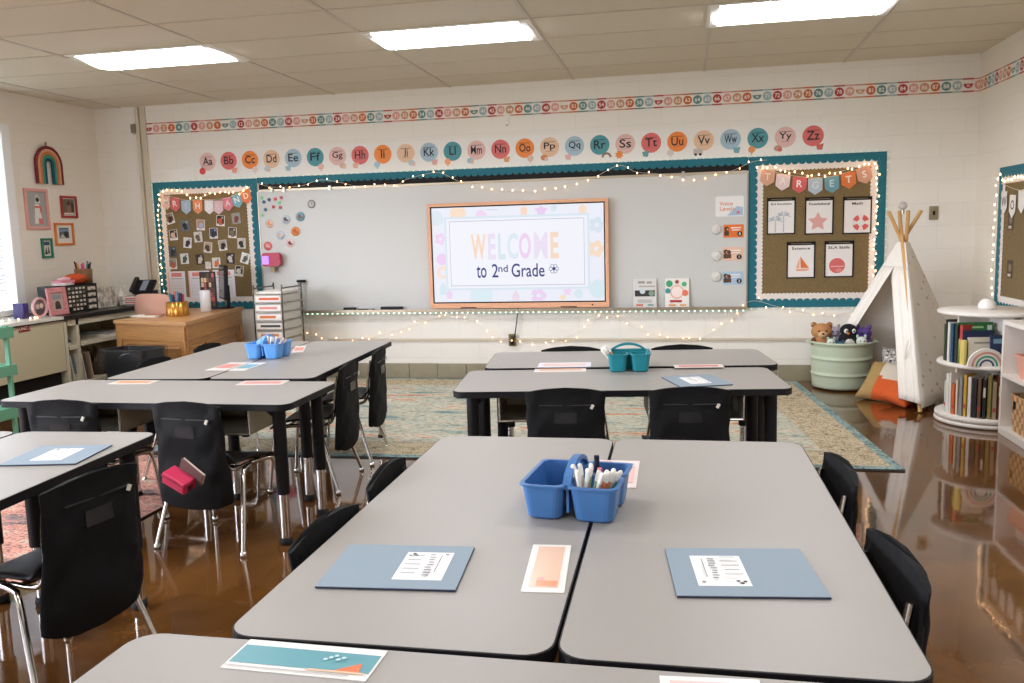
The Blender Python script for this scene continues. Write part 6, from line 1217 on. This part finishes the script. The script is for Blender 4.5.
# ------------------------------------------------------------------ white cube shelf at the right edge
KX, KY1, KZ = 2.0, 5.885, .738
t = thing('cube_shelf', 'white cube shelf at the right edge, nearest of the two white bookcases', 'shelf'); g = MB(); x1 = XR-.003; y0 = 4.70; T_ = .028
g.bx(KX, x1, KY1-T_, KY1, .001, KZ, WPL).bx(KX, x1, y0, y0+T_, .001, KZ, WPL).bx(KX, x1, y0+T_, KY1-T_, KZ-T_, KZ, WPL).bx(KX, x1, y0+T_, KY1-T_, .001, .05, WPL).bx(x1-.012, x1, y0+T_, KY1-T_, .05, KZ-T_, WPL); g.build('shelf_body', t, .002)
MB().bx(KX+.002, x1-.012, y0+T_, KY1-T_, .375, .375+.02, WPL).build('shelf_board', t); MB().bx(KX+.002, x1-.012, 5.28, 5.30, .05, KZ-T_, WPL).build('upright_divider', t)
t = thing('storage_bin', 'coral plastic bin on the upper shelf of the cube shelf', 'bin', (KX+.15, 5.60, .3955)); g = MB(); L_ = lambda w, d, z: [(p[0], p[1], z) for p in rrect(w, d, .03, 4)]
CO = mat('coral_plastic', '#e2a08a', .4); g.loft([L_(.20, .28, .001), L_(.23, .33, .13), L_(.245, .345, .132), L_(.245, .345, .142), L_(.225, .325, .142), L_(.19, .27, .006)], CO, smooth=False); g.build('bin_body', t)
rs_ = random.Random(6); lo = []
for z, s_ in ((.10, .8), (.16, .9), (.22, .85), (.27, .6), (.30, .25)): lo.append([(p[0]*s_+rs_.uniform(-.012, .012), p[1]*s_+rs_.uniform(-.012, .012), z+rs_.uniform(-.01, .01)) for p in rrect(.20, .28, .06, 4)])
g = MB(); g.loft(lo, mat('clear_bag', '#eceae6', .12, alpha=.5, bump=.6, bscale=30)); tag(g.build('plastic_bag', loc=(KX+.15, 5.60, .397)), 'crumpled clear plastic bag in the coral bin', 'plastic bag')
def weave():
    m = mat('woven_tan', '#c39a6c', .85); nt = m.node_tree; b = nt.nodes['Principled BSDF']; tc = nt.nodes.new('ShaderNodeTexCoord'); ck = nt.nodes.new('ShaderNodeTexChecker'); ck.inputs['Scale'].default_value = 26; ck.inputs['Color1'].default_value = lin('#d6b083'); ck.inputs['Color2'].default_value = lin('#a87a4c'); nt.links.new(tc.outputs['Object'], ck.inputs['Vector']); nt.links.new(ck.outputs['Color'], b.inputs['Base Color']); return m
t = thing('woven_basket', 'tan patterned basket with a black tag on the lower shelf of the cube shelf', 'basket', (KX+.16, 5.60, .0505)); g = MB(); g.loft([L_(.25, .34, .001), L_(.27, .37, .235), L_(.26, .36, .235), L_(.24, .33, .01)], weave(), smooth=False); g.build('basket_body', t); MB().box((-.137, .10, .17), (.004, .03, .05), BLACK).build('tag', t)
for k, c in enumerate(('#3a322c', '#5b4a3c', '#2e2a2a')): tag(MB().box((KX+.12+.045*k, 5.60, .05+.13), (.03, .26, .23), P(c)).build('folder_bundle'), ['dark brown folders in the tan basket, front', 'mid brown folders in the tan basket, middle', 'near-black folders in the tan basket, back'][k], 'folders')
